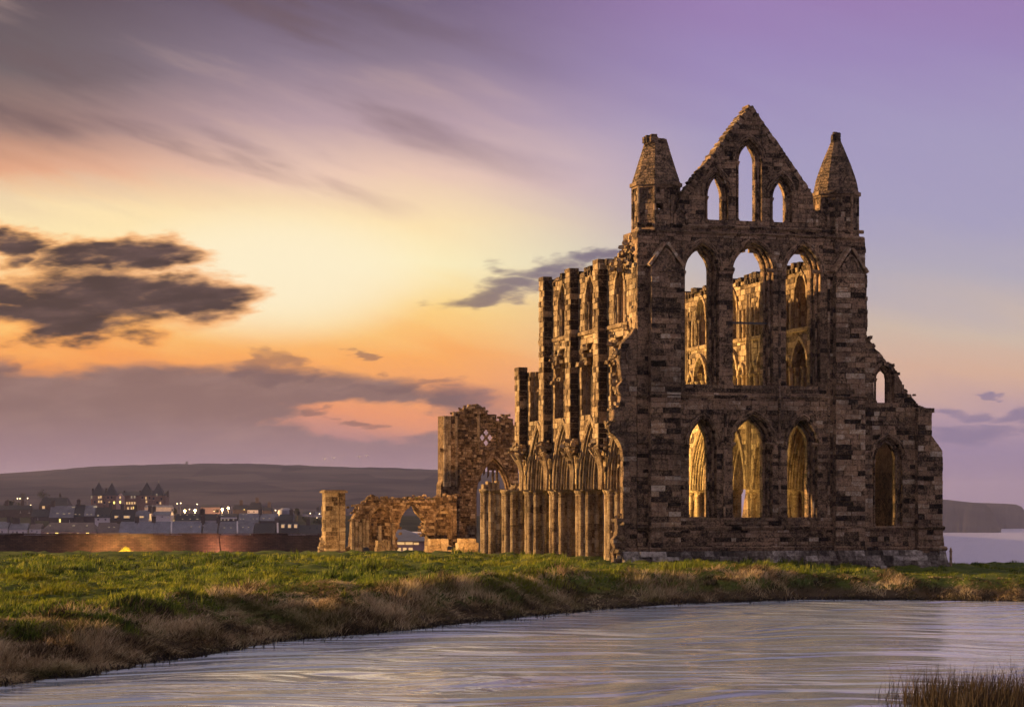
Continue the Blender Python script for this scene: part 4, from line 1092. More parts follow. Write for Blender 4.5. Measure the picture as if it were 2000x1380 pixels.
def nop(a, b, ap, sp_): return Opening((u_(a) + u_(b)) / 2, (u_(b) - u_(a)) / 2, z_(750, 1062), z_(750, sp_), z_(750, ap) - z_(750, sp_))
blind = [nop(722, 766, 988, 1018), nop(848, 884, 990, 1018)]
rq = rows(zb, float(tops.max()), (0.18, 0.26), [], gn)
so = wall_fn(nbase, [Ragged()] + blind); mb = MB()
core_rows(mb, so, rq, PF(), 0.03, 0.32, 0.4, gn); core_rows(mb, wall_fn(nbase, [Ragged()]), rq, PF(), 0.32, 1.1, 0.4, gn)
wl = mb.build('wall', 'rubble', nw)
put_blocks(face_blocks(so, rq, PF(), gn, length=(0.22, 0.55), proud=0.1, tint=(0.5, 0.22)), wl, 'rubble', 60)
inn = lambda z: [c for o in blind for c in o.span(z)]
put_blocks(face_blocks(inn, rq, PF(0.30), gn, length=(0.2, 0.4), proud=0.12, tint=(0.45, 0.25)), wl, 'rubble', 0)
for o in blind:
    mb = MB(); arch_band(mb, PF(), o.c, o.spring, o.w, o.rise, 0, 0.2, -0.1, 0.1, 9, rg=gn, tint=(0.6, 0.12)); arch_roll(mb, PF(), o.c, o.spring, o.w, o.rise, -0.06, 0.12, 0.07, 9, 1.3, rg=gn, tint=0.6); mb.build('blind_arch', 'rubble', nw)
mb = MB(); cA = u_(806); arch_band(mb, PF(), cA, z_(806, 1030), u_(832) - cA, z_(806, 986) - z_(806, 1030), 0.02, 0.24, -0.08, 0.15, 9, rg=gn, tint=(0.55, 0.14)); mb.build('arch_ring', 'rubble', nw)
for px in (688, 696, 703, 710, 717, 741, 768):
    mb = MB(); shaft(mb, u_(px), -0.14, zb, z_(px, 1015 if px < 720 else 1022) + gn.uniform(-0.2, 0.2), 0.13, gn, 0.4, 8, 0.6); mb.build('shaft', 'pale_stone', nw)
rubble(nw, [(float(sx_[i]), 0.4, float(tops[i]) + 0.05, 0.15, 0.3, 0.08, 4) for i in range(0, 260, 7)] + [(u_(706), 0.2, z_(706, 995), 0.35, 0.2, 0.3, 30), (u_(778), 0.4, z_(778, 1022), 0.15, 0.3, 0.4, 14), (u_(828), 0.4, z_(828, 1020), 0.15, 0.3, 0.4, 14)], 0.10, 0.24, 54, material='rubble')
mb = MB(); rr_ = np.random.default_rng(8)                 # turf and weeds on the wall head
for _ in range(900):
    i = rr_.integers(60, 240); x = sx_[i]; y = rr_.uniform(0.0, 1.0); h = rr_.uniform(0.1, 0.28); z = tops[i] - 0.03; a = rr_.uniform(-0.1, 0.1)
    mb.poly([(x - 0.04, y, z), (x + 0.04, y, z), (x + a, y + a, z + h)], rr_.uniform(0, 0.5))
mb.build('wall_weeds', 'dead_grass', nw)['kind'] = 'stuff'

# free-standing pier
fp, u_, z_ = frame(636, 158, 1078); fp.name = 'stone_pier'
tag(fp, 'free standing square masonry pier with flat overhanging cap', 'stone pier')
gp = random.Random(61); pw = u_(674); zt = z_(655, 962); rq = rows(-1.1, zt, (0.24, 0.34), [], gp)
mb = MB(); core_rows(mb, lambda z: [(0, pw)], rq, PF(), 0.03, 1.25, 0.45, gp); b = mb.build('wall', 'pale_stone', fp)
put_blocks(face_blocks(lambda z: [(0, pw * 0.62)], rq, PF(), gp, length=(0.3, 0.6), tint=(0.45, 0.25)), b, 'pale_stone', 30)
put_blocks(face_blocks(lambda z: [(pw * 0.68, pw)], rq, PF(-0.12), gp, length=(0.5, 0.6), back=0.16, tint=(0.55, 0.2)), b, 'pale_stone', 12)
put_blocks(face_blocks(lambda z: [(0, 1.25)], rq, lambda s_, z, d: (d, s_, z), gp, length=(0.35, 0.6), tint=(0.5, 0.2)), b, 'pale_stone', 0)
mb = MB(); mb.box(-0.14, pw + 0.14, -0.2, 1.4, zt, zt + 0.13, 0.5); mb.box(-0.05, pw + 0.05, -0.1, 1.3, zt + 0.13, zt + 0.2, 0.35); mb.build('cap', 'pale_stone', fp)
# lumps and stacks of fallen stones
def stones(name, label, px0, px1, ytop, Y, seed, k, size=(0.35, 0.8)):
    e, u, z = frame(px0, Y, 1078); e.name = name; tag(e, label, 'stone heap', 'fallen stones by the ruins')
    gr = random.Random(seed); w_ = u(px1); zb_ = float(ground_h(e.location.x + w_ / 2, Y)) - 0.1; zt_ = z(px0, ytop); zc_ = zb_
    while zc_ < zt_ - 0.1:
        h = gr.uniform(0.3, 0.5); f = (zc_ - zb_) / (zt_ - zb_); x = w_ * 0.25 * f * gr.random()
        while x < w_ * (1 - 0.45 * f * gr.random()) - 0.1:
            l = gr.uniform(*size); mb = MB(); j = lambda: gr.uniform(-0.05, 0.05); l = min(l, w_ - x)
            mb.prism([(x + j(), j(), zc_), (x + l - 0.03 + j(), j(), zc_), (x + l - 0.03 + j(), j(), zc_ + h - 0.02), (x + j(), j(), zc_ + h - 0.02)], [(x, 0.7, zc_), (x + l - 0.03, 0.7, zc_), (x + l - 0.03, 0.7, zc_ + h - 0.02), (x, 0.7, zc_ + h - 0.02)], gr.uniform(0.35, 0.8)); mb.build('stone', 'pale_stone', e); x += l
        zc_ += h
stones('stone_heap', 'stacked squared stones at the foot of the tall west doorway', 893, 936, 1048, 160, 1, 6)
stones('stone_heap', 'long low course of fallen blocks right of the open arch', 834, 884, 1056, 162, 2, 6)
stones('stone_heap', 'upright squared stones before the blind arch, left of the open arch', 736, 764, 1052, 160, 4, 6, (0.3, 0.4))
e = empty('rubble_stump', (at(630, 1060, 157).x, 157, 0), TH); tag(e, 'ragged little stump of rubble beside the free standing pier', 'stone heap')
gr = random.Random(3)
rubble(e, [(0, 0.3, -0.9, 0.14, 0.2, 0.1, 14), (0.0, 0.3, -0.4, 0.10, 0.2, 0.25, 18), (0.05, 0.3, 0.1, 0.06, 0.15, 0.2, 12)], 0.10, 0.2, 71)

# ------------------------------------------------------------------ boundary wall, lamps by it, visitor building
m, n, bs, out = mat('wall_brick')
p = wpos(n)
bt_ = n.new('ShaderNodeTexBrick'); bt_.inputs['Scale'].default_value = 1.0
sp = n.new('ShaderNodeSeparateXYZ'); n.l.new(p, sp.inputs[0])
n.l.new(n.comb(sp.outputs[0], sp.outputs[2], 0.0), bt_.inputs['Vector'])
bt_.inputs['Color1'].default_value = (0.16, 0.10, 0.065, 1); bt_.inputs['Color2'].default_value = (0.10, 0.065, 0.045, 1); bt_.inputs['Mortar'].default_value = (0.05, 0.038, 0.03, 1)
bt_.inputs['Brick Width'].default_value = 0.42; bt_.inputs['Row Height'].default_value = 0.14; bt_.inputs['Mortar Size'].default_value = 0.012
no = n.noise(p, 0.9, 5.0, 0.65)
n.l.new(n.mix(1.0, bt_.outputs[0], n.ramp(no, [(0.3, (0.55,) * 3), (0.7, (1.2,) * 3)]), 'MULTIPLY'), bs.inputs['Base Color'])
bs.inputs['Roughness'].default_value = 0.95; bump(n, bs, n.math('ADD', bt_.outputs[1], no), -0.4, 0.03)
M['wall_brick'] = m
bw = empty('boundary_wall', (0, 200, 0)); tag(bw, 'long low brown stone wall behind the lawn, in front of the town', 'wall')
mb = MB(); wy = lambda x: 200 + 0.03 * (x + 30)
xa, xb = at(-160, 0, 200).x, at(664, 0, 200).x
for k in range(24):
    x0 = xa + (xb - xa) * k / 24; x1 = xa + (xb - xa) * (k + 1) / 24; zt = 0.17 + 0.03 * sin(k * 1.7)
    mb.prism([(x0, wy(x0) - 200, -4.5), (x1, wy(x1) - 200, -4.5), (x1, wy(x1) - 200, zt), (x0, wy(x0) - 200, zt)], [(x0, wy(x0) - 199.4, -4.5), (x1, wy(x1) - 199.4, -4.5), (x1, wy(x1) - 199.4, zt), (x0, wy(x0) - 199.4, zt)])
mb.build('wall_face', 'wall_brick', bw)
gq = random.Random(9); x = xa
while x < xb:
    l = gq.uniform(0.8, 1.4); mb = MB(); mb.box(x, min(x + l, xb) - 0.03, wy(x) - 200.08, wy(x) - 199.3, 0.19 + gq.uniform(-0.02, 0.03), 0.30 + gq.uniform(-0.03, 0.03)); mb.build('coping_stone', 'brick_dark', bw); x += l
xp = at(424, 0, 199).x
mb = MB(); mb.prism([(xp - 0.32, -0.55, -4), (xp + 0.38, -0.55, -4), (xp + 0.38, 0.1, -4), (xp - 0.32, 0.1, -4)], [(xp - 0.2, -0.02, 0.16), (xp + 0.02, -0.02, 0.16), (xp + 0.02, 0.1, 0.16), (xp - 0.2, 0.1, 0.16)]); mb.build('buttress', 'wall_brick', bw)

def floodlight(label, X, Y, target, watts, col, size=70, h=0.35):
    z0 = float(ground_h(X, Y)) ; e = empty('floodlight', (X, Y, z0)); tag(e, label, 'floodlight', 'floodlights on the grass')
    d = (Vector(target) - Vector((X, Y, z0 + h))).normalized(); yaw = atan2(-d.x, d.y)
    e.rotation_euler = (0, 0, yaw)
    mb = MB(); mb.box(-0.17, 0.17, -0.1, 0.08, h - 0.11, h + 0.11); mb.box(-0.19, 0.19, -0.05, 0.0, h - 0.14, h - 0.10); mb.build('lamp_body', 'metal_dark', e)
    mb = MB(); mb.box(-0.14, 0.14, 0.081, 0.095, h - 0.08, h + 0.08); mb.build('lens', 'lamp_flood', e)
    mb = MB(); mb.box(-0.21, -0.18, -0.03, 0.03, -0.1, h + 0.03); mb.box(0.18, 0.21, -0.03, 0.03, -0.1, h + 0.03); mb.box(-0.21, 0.21, -0.06, 0.06, -0.1, 0.03); mb.build('bracket', 'metal_dark', e)
    ld = bpy.data.lights.new('flood', 'SPOT'); ld.energy = watts; ld.color = col; ld.spot_size = radians(size); ld.spot_blend = 0.9; ld.shadow_soft_size = 0.12
    lo = bpy.data.objects.new('flood_light', ld); COL.objects.link(lo); lo.parent = e
    lo.location = (0, 0.16, h); dl = Vector((0, sqrt(d.x ** 2 + d.y ** 2), d.z)); lo.rotation_euler = (-dl).to_track_quat('Z', 'Y').to_euler()
pa = at(205, 0, 197); floodlight('small floodlight washing the boundary wall orange near the yellow bush', pa.x, 197.0, (pa.x, 200, -0.6), 480, (1.0, 0.5, 0.17), 172)
pa = at(419, 0, 198.2); floodlight('small floodlight at the foot of the pinkish wall buttress', pa.x, 198.2, (pa.x + 0.3, 200, -0.3), 260, (1.0, 0.42, 0.26), 150)
pa = at(292, 0, 197); floodlight('small floodlight on the wall between yellow bush and buttress', pa.x, 197.0, (pa.x, 200, -0.6), 220, (1.0, 0.48, 0.17), 172)
pa = at(238, 0, 195.6); floodlight('tiny floodlight on the grass lighting the yellow gorse bush', pa.x, 195.6, (at(246, 0, 197).x, 197.6, -1.2), 500, (1.0, 0.66, 0.2), 60)
pa = at(715, 0, 146); floodlight('floodlight on the grass lighting the free standing pier and arches', pa.x, 146, tuple(at(745, 1010, 166)), 2600, (1.0, 0.55, 0.2), 70)
def loc(u, v, z): return (OX + u * CT - v * ST, OY + u * ST + v * CT, z)
q = loc(2.4, 21.0, 0); floodlight('floodlight inside the choir lighting the inner arcade yellow', q[0], q[1], loc(10.6, 15.0, 6.0), 9000, (1.0, 0.62, 0.2), 130)
q = loc(13.5, 1.7, 0); floodlight('small floodlight inside the aisle behind its lancet', q[0], q[1], loc(15.95, 0.6, 2.9), 420, (1.0, 0.62, 0.25), 38)
q = loc(5.0, 2.2, 0); floodlight('floodlight inside the choir close behind the east lancets', q[0], q[1], loc(10.6, 7.7, 5.0), 1500, (1.0, 0.62, 0.2), 60)
pa = at(880, 0, 150); floodlight('floodlight on the grass lighting the quatrefoil wall', pa.x, 150, tuple(at(930, 900, 178)), 5600, (1.0, 0.5, 0.16), 60)

vb = empty('visitor_building', tuple(at(800, 1085, 240))); vb.location.z = 0; tag(vb, 'low building with grey hipped roof and lit windows, seen through the open arch', 'building')
ox = vb.location.x; pz = lambda px, py: (at(px, py, 240).x - ox, at(px, py, 240).z)
(x0, z1), (x1, zr) = pz(768, 1056), pz(838, 1034); zb = -5.5
mb = MB(); mb.box(x0, x1, 0, 8, zb, z1); mb.build('wall', 'render_pink', vb)
mb = MB(); xm = pz(785, 0)[0]; xs = pz(740, 0)[0]
mb.prism([(xs, -0.4, z1), (x1 + 0.3, -0.4, z1), (xm, -0.4 + 4, zr), (xs, 3.6, zr)], [(xs, 8.4, z1), (x1 + 0.3, 8.4, z1), (xm + 0.05, 4.4, zr), (xs, 4.4, zr)]); mb.build('roof', 'slate', vb)
for a, b, ya, yb in ((776, 790, 1058, 1063), (792, 806, 1058, 1063), (808, 818, 1059, 1063), (776, 783, 1069, 1076), (787, 794, 1069, 1076), (798, 806, 1069, 1076)):
    mb = MB(); mb.box(pz(a, 0)[0], pz(b, 0)[0], -0.06, 0.05, pz(0, yb)[1], pz(0, ya)[1]); mb.build('window', 'window_lit', vb)
vc = empty('shed', tuple(at(812, 1050, 300))); vc.location.z = 0; tag(vc, 'pale flat roofed shed behind the visitor building', 'building')
mb = MB(); a, b = at(795, 1040, 300), at(840, 1062, 300); mb.box(a.x - vc.location.x, b.x - vc.location.x, 0, 12, -9, a.z - 0.5); mb.build('wall', 'render_white', vc)
mb = MB(); mb.box(a.x - vc.location.x - 0.3, b.x - vc.location.x + 0.3, -0.4, 12.4, a.z - 0.5, a.z); mb.build('roof', 'render_white', vc)

# ------------------------------------------------------------------ the town
def house(label, px0, px1, yb, ye, yr, Y, wall='render_grey', roof='slate', wins=(), chim=(), cat='house', depth=8.0, hip=0.0, cornice=None):
    c = at((px0 + px1) / 2, 0, Y); zb = at(0, yb, Y).z - 1.5; ze = at(0, ye, Y).z; zr = at(0, yr, Y).z; hw = (px1 - px0) / 2 / F * Y
    e = empty('town_house' if cat == 'house' else 'town_building', (c.x, Y, 0)); tag(e, label, cat, 'buildings of the town')
    mb = MB(); mb.box(-hw, hw, 0, depth, zb, ze); mb.build('wall', wall, e)
    mb = MB(); o_ = 0.25; h_ = hip * hw
    mb.prism([(-hw - o_ * 0.3, -o_, ze - 0.1), (-hw - o_ * 0.3, depth + o_, ze - 0.1), (-hw + h_, depth / 2, zr)], [(hw + o_ * 0.3, -o_, ze - 0.1), (hw + o_ * 0.3, depth + o_, ze - 0.1), (hw - h_, depth / 2, zr)])
    r = mb.build('roof', roof, e)
    for px in chim:
        x = at(px, 0, Y).x - c.x; mb = MB(); mb.box(x - 0.7, x + 0.7, depth / 2 - 0.5, depth / 2 + 0.5, zr - 1.2, zr + 1.6); mb.box(x - 0.85, x + 0.85, depth / 2 - 0.65, depth / 2 + 0.65, zr + 1.6, zr + 1.8)
        for q in (-0.4, 0.0, 0.4): mb.lathe(x + q, depth / 2, [(0.14, zr + 1.8), (0.12, zr + 2.3)], 6)
        mb.build('chimney', 'brick_dark', r)
    for (px, py, w_, h, kind) in wins:
        q = at(px, py, Y); x = q.x - c.x; hx, hz = w_ * 0.4 / F * Y, h * 0.4 / F * Y; mb = MB()
        if py >= ye or kind == 'dormer':
            y0 = -0.08 if kind != 'dormer' else 0.6
            if kind == 'dormer':
                mb.box(x - hx * 1.3, x + hx * 1.3, 0.65, depth / 2, q.z - hz * 1.2, q.z + hz * 1.35); mb.build('dormer', 'render_white', e); mb = MB()
            mb.box(x - hx, x + hx, y0, y0 + 0.25, q.z - hz, q.z + hz); f = mb.build('window', 'window_lit' if kind == 'dormer' else kind, e)
            mb = MB(); mb.box(x - 0.05, x + 0.05, y0 - 0.05, y0 - 0.002, q.z - hz, q.z + hz); mb.box(x - hx * 1.15, x + hx * 1.15, y0 - 0.12, y0 - 0.002, q.z - hz * 1.25, q.z - hz); mb.build('window_frame', 'render_white', f)
        else:
            f = lambda z: -o_ + (z - ze) / max(zr - ze, 0.1) * (depth / 2 + o_) - 0.12
            mb.prism([(x - hx, f(q.z - hz), q.z - hz), (x + hx, f(q.z - hz), q.z - hz), (x + hx, f(q.z + hz), q.z + hz), (x - hx, f(q.z + hz), q.z + hz)], [(x - hx, f(q.z - hz) + 0.2, q.z - hz), (x + hx, f(q.z - hz) + 0.2, q.z - hz), (x + hx, f(q.z + hz) + 0.2, q.z + hz), (x - hx, f(q.z + hz) + 0.2, q.z + hz)]); mb.build('skylight', kind, r)
    if cornice:
        mb = MB(); mb.box(-hw, hw, -0.35, -0.02, ze - 0.75, ze - 0.12); mb.build('cornice', cornice, e)
    return e
L, Bq, Cq, Gq = 'window_lit', 'window_bright', 'window_cool', 'glass'
Y1, Y2, Y3 = 820, 905, 1000
# nearest row
house('small white gabled house at the far left of the nearest roofs', -14, 15, 1050, 1031, 1018, Y1, 'render_white', 'slate', [(4, 1038, 3, 5, Gq)], [13])
house('white house with tall twin chimneys beside the far left house', 17, 53, 1050, 1033, 1021, Y1, 'render_white', 'slate', [(25, 1039, 3, 5, Gq), (33, 1039, 4, 5, Gq), (45, 1040, 4, 5, Gq)], [24, 30])
house('white cottage under the long dark slope, left of the lit hall', 57, 79, 1050, 1032, 1022, Y1, 'render_white', 'roof_brown', [(62, 1036, 3, 4, Gq), (72, 1038, 3, 4, Gq)], [60])
house('long low hall with glowing windows under a brown hipped roof', 80, 188, 1050, 1037, 1020, Y1, 'render_pink', 'roof_brown', [(93, 1041, 4, 3, L), (111, 1041, 7, 3, Bq), (137, 1041, 7, 3, L), (152, 1041, 5, 3, L), (171, 1041, 7, 3, Bq), (94, 1026, 4, 2, Cq), (140, 1026, 6, 2.5, Cq), (166, 1026, 3.5, 2.5, Cq)], [], 'building', 12, 0.22)
house('brown roofed house with two small skylights right of the lit hall', 189, 231, 1052, 1040, 1020, Y1, 'brick_dark', 'roof_brown', [(211, 1029, 4, 2, Cq), (221, 1029, 4, 2, Cq)], [229])
house('blank slate roof, first of the blue grey terrace', 232, 265, 1052, 1041, 1018, Y1, 'render_grey', 'slate_blue', [], [264])
house('blank slate roof, second of the blue grey terrace', 266, 298, 1052, 1041, 1018, Y1, 'render_grey', 'slate_blue', [], [297])
house('blank slate roof, third of the terrace, beside a white gable coping', 299, 331, 1052, 1041, 1018, Y1, 'render_grey', 'slate_blue', [], [])
house('terrace roof with pale sill line and two skylights', 334, 392, 1052, 1041, 1018, Y1, 'render_grey', 'slate_blue', [(372, 1028, 4, 2, Cq), (388, 1028, 3.5, 2, Cq)], [394])
house('plain terrace roof between the skylight roofs', 396, 423, 1052, 1041, 1019, Y1, 'render_grey', 'slate', [], [424])
house('terrace roof with two skylights before the white coping', 427, 460, 1052, 1041, 1018, Y1, 'render_grey', 'slate', [(437, 1030, 3.5, 2, Cq), (450, 1030, 3.5, 2, Cq)], [], cornice='render_grey')
house('slate roof with two skylights right of the white coping', 463, 494, 1052, 1041, 1020, Y1, 'render_grey', 'slate', [(473, 1029, 3.5, 2, Cq), (484, 1029, 3, 2, Cq), (489, 1043, 5, 2, Cq)], [])
house('wide plain slate roof left of the three lit dormers', 496, 537, 1052, 1041, 1021, Y1, 'render_grey', 'slate_dark', [(520, 1042, 6, 2.5, Bq), (505, 1042, 4, 2, Cq)], [538])
house('house with three lit dormers and white cornice', 540, 581, 1052, 1041, 1019, Y1, 'render_grey', 'slate_dark', [(552, 1027, 6, 7, 'dormer'), (565, 1027, 6, 7, 'dormer'), (577, 1027, 6, 7, 'dormer')], [], cornice='render_white')
house('dark house with white cornice at the end of the nearest row', 583, 632, 1052, 1041, 1024, Y1, 'render_grey', 'slate_dark', [(604, 1031, 4, 5, Gq), (618, 1031, 4, 5, Gq)], [600], cornice='render_white')
# second row
house('big pale slate roof with a row of skylights', 96, 143, 1024, 1010, 987, Y2, 'brick_dark', 'slate', [(111, 1002, 5, 2, Cq), (124, 1003, 6, 2, Cq), (134, 1002, 5, 2, Cq), (117, 1016, 3.5, 8, Bq), (136, 1017, 3, 6, Gq), (140, 990, 7, 2.5, Cq)], [100])
house('dark house with three bright dots on its roof', 144, 163, 1024, 1008, 985, Y2, 'brick_dark', 'slate_dark', [(147, 1003.5, 4, 1.6, Cq), (155, 1004, 3, 1.6, Cq)], [150])
house('house with one bright roof light below the hotel turrets', 164, 184, 1024, 1007, 986, Y2, 'brick_dark', 'slate', [(184 - 6, 1004, 3.5, 2, Cq), (170, 1004, 3.5, 2, Cq), (183, 989, 9, 4, Cq)], [])
house('white fronted house with a parapet below the hotel', 185, 214, 1026, 1010, 990, Y2, 'render_white', 'slate_dark', [(191, 1006, 4, 4, Cq), (199, 1006, 4, 4, Gq), (207, 1006, 4, 4, Gq), (192, 1014, 4, 4, Gq), (206, 1014, 4, 4, Gq)], [213])
house('house with two white dormers beside the parapet house', 215, 237, 1026, 1016, 994, Y2, 'brick_dark', 'slate_dark', [(227, 1009, 8, 5, 'dormer')], [236])
house('house with one wide white dormer under the hotel', 238, 262, 1026, 1016, 995, Y2, 'brick_dark', 'slate_dark', [(247, 1009, 12, 5, 'dormer')], [262])
house('house with a white dormer, left of the pale flat block', 263, 290, 1026, 1016, 996, Y2, 'render_grey', 'slate', [(276, 1009, 9, 4, 'dormer')], [290])
house('pale flat topped block with small windows and three roof lamps', 282, 334, 1010, 990, 986, Y3, 'render_grey', 'slate', [(315, 991, 3, 2, Cq), (323, 991, 3, 2, Cq), (332, 991, 3, 2, Cq), (318, 1001, 8, 6, Gq)], [], 'building')
house('grey white house with small black windows by the round tree', 298, 333, 1026, 1005, 998, Y2, 'render_white', 'slate', [(317, 1009, 3, 3, Gq), (328, 1010, 3, 3, Cq), (303, 1010, 3, 4, Gq)], [298])
house('dark long roof with a line of skylights under the bright lamps', 342, 392, 1026, 1016, 1003, Y2, 'render_white', 'slate_dark', [(350, 1004.7, 3, 1.4, Cq), (363, 1005, 3, 1.4, Cq), (377, 1005, 3, 1.4, Cq), (356, 1013, 3, 1.6, Cq), (371, 1013, 3, 1.6, Cq), (385, 1013, 5, 1.6, Cq)], [391])
house('dark roof house left of the white corniced house', 393, 422, 1026, 1015, 1003, Y2, 'render_grey', 'slate_dark', [], [394])
house('house with a white cornice over four small windows', 424, 463, 1026, 1009, 1003, Y2, 'brick_dark', 'slate_dark', [(432, 1014, 3.5, 4, Cq), (439, 1014, 3.5, 4, Cq), (446, 1014, 3.5, 4, Cq), (456, 1014, 3.5, 4, Cq), (432, 1005, 5, 1.5, Cq)], [], cornice='render_white')
house('slate house with two rows of roof lights', 465, 505, 1026, 1019, 1002, Y2, 'render_grey', 'slate', [(469, 1013, 3, 1.6, Cq), (475, 1013, 3, 1.6, Cq), (473, 1004, 4, 1.4, Cq), (480, 1004, 3, 1.4, Cq), (494, 1012.5, 3, 1.6, Cq), (501, 1012.5, 3, 1.6, Cq)], [])
house('slate house with three roof lights beside the barrel roof', 507, 542, 1026, 1016, 1003, Y2, 'brick_dark', 'slate', [(514, 1011.7, 5, 1.8, Cq), (526, 1011.7, 4, 1.8, Cq), (537, 1011.7, 4, 1.8, Cq)], [506])
house('dark house below the barrel roof', 544, 572, 1026, 1015, 1004, Y2, 'brick_dark', 'slate_dark', [], [567])
# third row
house('dark lodge with a glowing yellow gable window', 76, 133, 1000, 986, 971, Y3, 'brick_dark', 'slate_dark', [(110, 990, 11, 7, Bq), (85, 990, 6, 6, L), (123, 989, 3, 3, L)], [], 'house', 9, 0.15)
house('dark terrace on the slope at the far left, two small grey windows', -5, 58, 1020, 995, 986, Y3, 'brick_dark', 'slate_dark', [(60 - 3, 999, 5, 5, Gq), (40, 999, 4, 4, Gq)], [10, 40])
house('long dark roofed house between the lodge and the slate roofs', 60, 96, 1020, 1008, 994, Y3 - 40, 'brick_dark', 'slate_dark', [(60 + 4, 1012, 5, 5, Gq), (74, 1012, 3, 5, Gq)], [94])
house('pink walled hall glowing between the bright lamps', 392, 430, 1004, 990, 985, Y3, 'render_pink', 'slate_dark', [(418, 996, 3, 5, Gq)], [], 'building')
house('dark house left of the big mansard house', 455, 482, 1006, 994, 985, Y3, 'brick_dark', 'slate_dark', [(477, 994.5, 3, 2, Bq)], [469])
house('big mansard house with white walls and one tall chimney', 483, 512, 1006, 995, 980, Y3, 'render_white', 'slate_dark', [(486, 999, 3, 3, Gq), (496, 999, 3, 3, Gq), (509, 997.5, 4, 3.5, Cq)], [500], 'house', 9, 0.35)
house('dark end house right of the mansard house', 513, 530, 1006, 996, 989, Y3, 'brick_dark', 'slate_dark', [], [524])
house('distant low white house beyond the round tree', 590, 612, 1010, 1003, 998, 1100, 'render_grey', 'slate_dark', [(600, 1006, 3, 2, Cq)], [])
house('distant low house with a bright lamp at its gable', 614, 640, 1012, 1005, 998, 1100, 'render_white', 'slate', [], [620])
# white gable copings on the terrace
for px, lab in ((332, 'white sloping coping between the third and fourth terrace roofs'), (461, 'white sloping coping between skylight roofs of the terrace'), (540, 'white forked coping left of the three lit dormers')):
    a, b = at(px, 1019, Y1), at(px + 3, 1041, Y1); mb = MB()
    mb.prism([(a.x - 0.3, 820 + 3.9, a.z), (a.x + 0.2, 823.9, a.z), (b.x + 0.3, 819.4, b.z), (b.x - 0.3, 819.4, b.z)], [(a.x - 0.3, 824.3, a.z + 0.4), (a.x + 0.2, 824.3, a.z + 0.4), (b.x + 0.3, 819.4, b.z + 0.5), (b.x - 0.3, 819.4, b.z + 0.5)])
    tag(mb.build('gable_coping', 'render_white'), lab, 'coping')
# barrel roofed pavilion
e = empty('pavilion', (at(556, 0, 960).x, 960, 0)); tag(e, 'small pavilion with rounded grey roof by the round tree', 'building')
w_ = 15 / F * 960; zc_, ztp = at(0, 1002, 960).z, at(0, 992, 960).z; mb = MB(); mb.lathe(0, 3, [(w_, zc_ - 3), (w_, zc_)], 16); mb.build('wall', 'slate_blue', e)
mb = MB(); mb.lathe(0, 3, [(w_ * 1.05, zc_), (w_ * 0.95, zc_ + (ztp - zc_) * 0.6), (w_ * 0.5, ztp), (0.1, ztp + 0.1)], 16); mb.build('roof', 'slate_blue', e)

# grand hotel with four steep pyramid roofs
HYY = 1250; ho = empty('hotel', (at(251, 0, HYY).x, HYY, 0)); tag(ho, 'large seaside hotel with four steep dark pyramid roofs and lit windows', 'hotel')
hx = lambda px: at(px, 0, HYY).x - ho.location.x; hz = lambda py: at(0, py, HYY).z
zb = hz(1008)
mb = MB(); mb.box(hx(178), hx(323), 0, 14, zb - 3, hz(967)); mb.build('wall', 'brick_red', ho)
mb = MB(); mb.prism([(hx(180), -0.3, hz(967)), (hx(180), 14.3, hz(967)), (hx(180), 7, hz(959))], [(hx(322), -0.3, hz(967)), (hx(322), 14.3, hz(967)), (hx(322), 7, hz(959))]); mb.build('roof', 'slate_dark', ho)
for a, b, ap in ((180, 204, 941), (206, 229, 942), (273, 299, 941), (298, 320, 942)):
    c_ = (hx(a) + hx(b)) / 2; w_ = (hx(b) - hx(a)) / 2
    mb = MB(); mb.box(c_ - w_ * 0.93, c_ + w_ * 0.93, -1.6, 6, zb - 3, hz(966)); t_ = mb.build('tower', 'brick_red', ho)
    mb = MB(); mb.prism([(c_ - w_ * 1.05, -1.8, hz(967)), (c_ + w_ * 1.05, -1.8, hz(967)), (c_ + w_ * 1.05, 6.2, hz(967)), (c_ - w_ * 1.05, 6.2, hz(967))], [(c_ - 0.1, 2.1, hz(ap)), (c_ + 0.1, 2.1, hz(ap)), (c_ + 0.1, 2.3, hz(ap)), (c_ - 0.1, 2.3, hz(ap))]); mb.build('pyramid_roof', 'slate_dark', t_)
    mb = MB(); mb.tube([(c_, 2.2, hz(ap) - 0.5), (c_, 2.2, hz(ap) + 1.2)], 0.12, 5); mb.build('finial', 'metal_dark', t_)
mb = MB(); gx0, gx1 = hx(228), hx(244); mb.prism([(gx0, -2.2, zb - 3), (gx1, -2.2, zb - 3), (gx1, -2.2, hz(970)), ((gx0 + gx1) / 2, -2.2, hz(963)), (gx0, -2.2, hz(970))], [(gx0, 4, zb - 3), (gx1, 4, zb - 3), (gx1, 4, hz(970)), ((gx0 + gx1) / 2, 4, hz(963)), (gx0, 4, hz(970))]); mb.build('centre_gable', 'render_pink', ho)
for px in (178, 204, 240, 271, 298, 325):
    mb = MB(); mb.box(hx(px) - 0.5, hx(px) + 0.5, 5, 6.4, hz(970), hz(953 if px in (178, 204) else 957)); mb.build('chimney', 'brick_dark', ho)
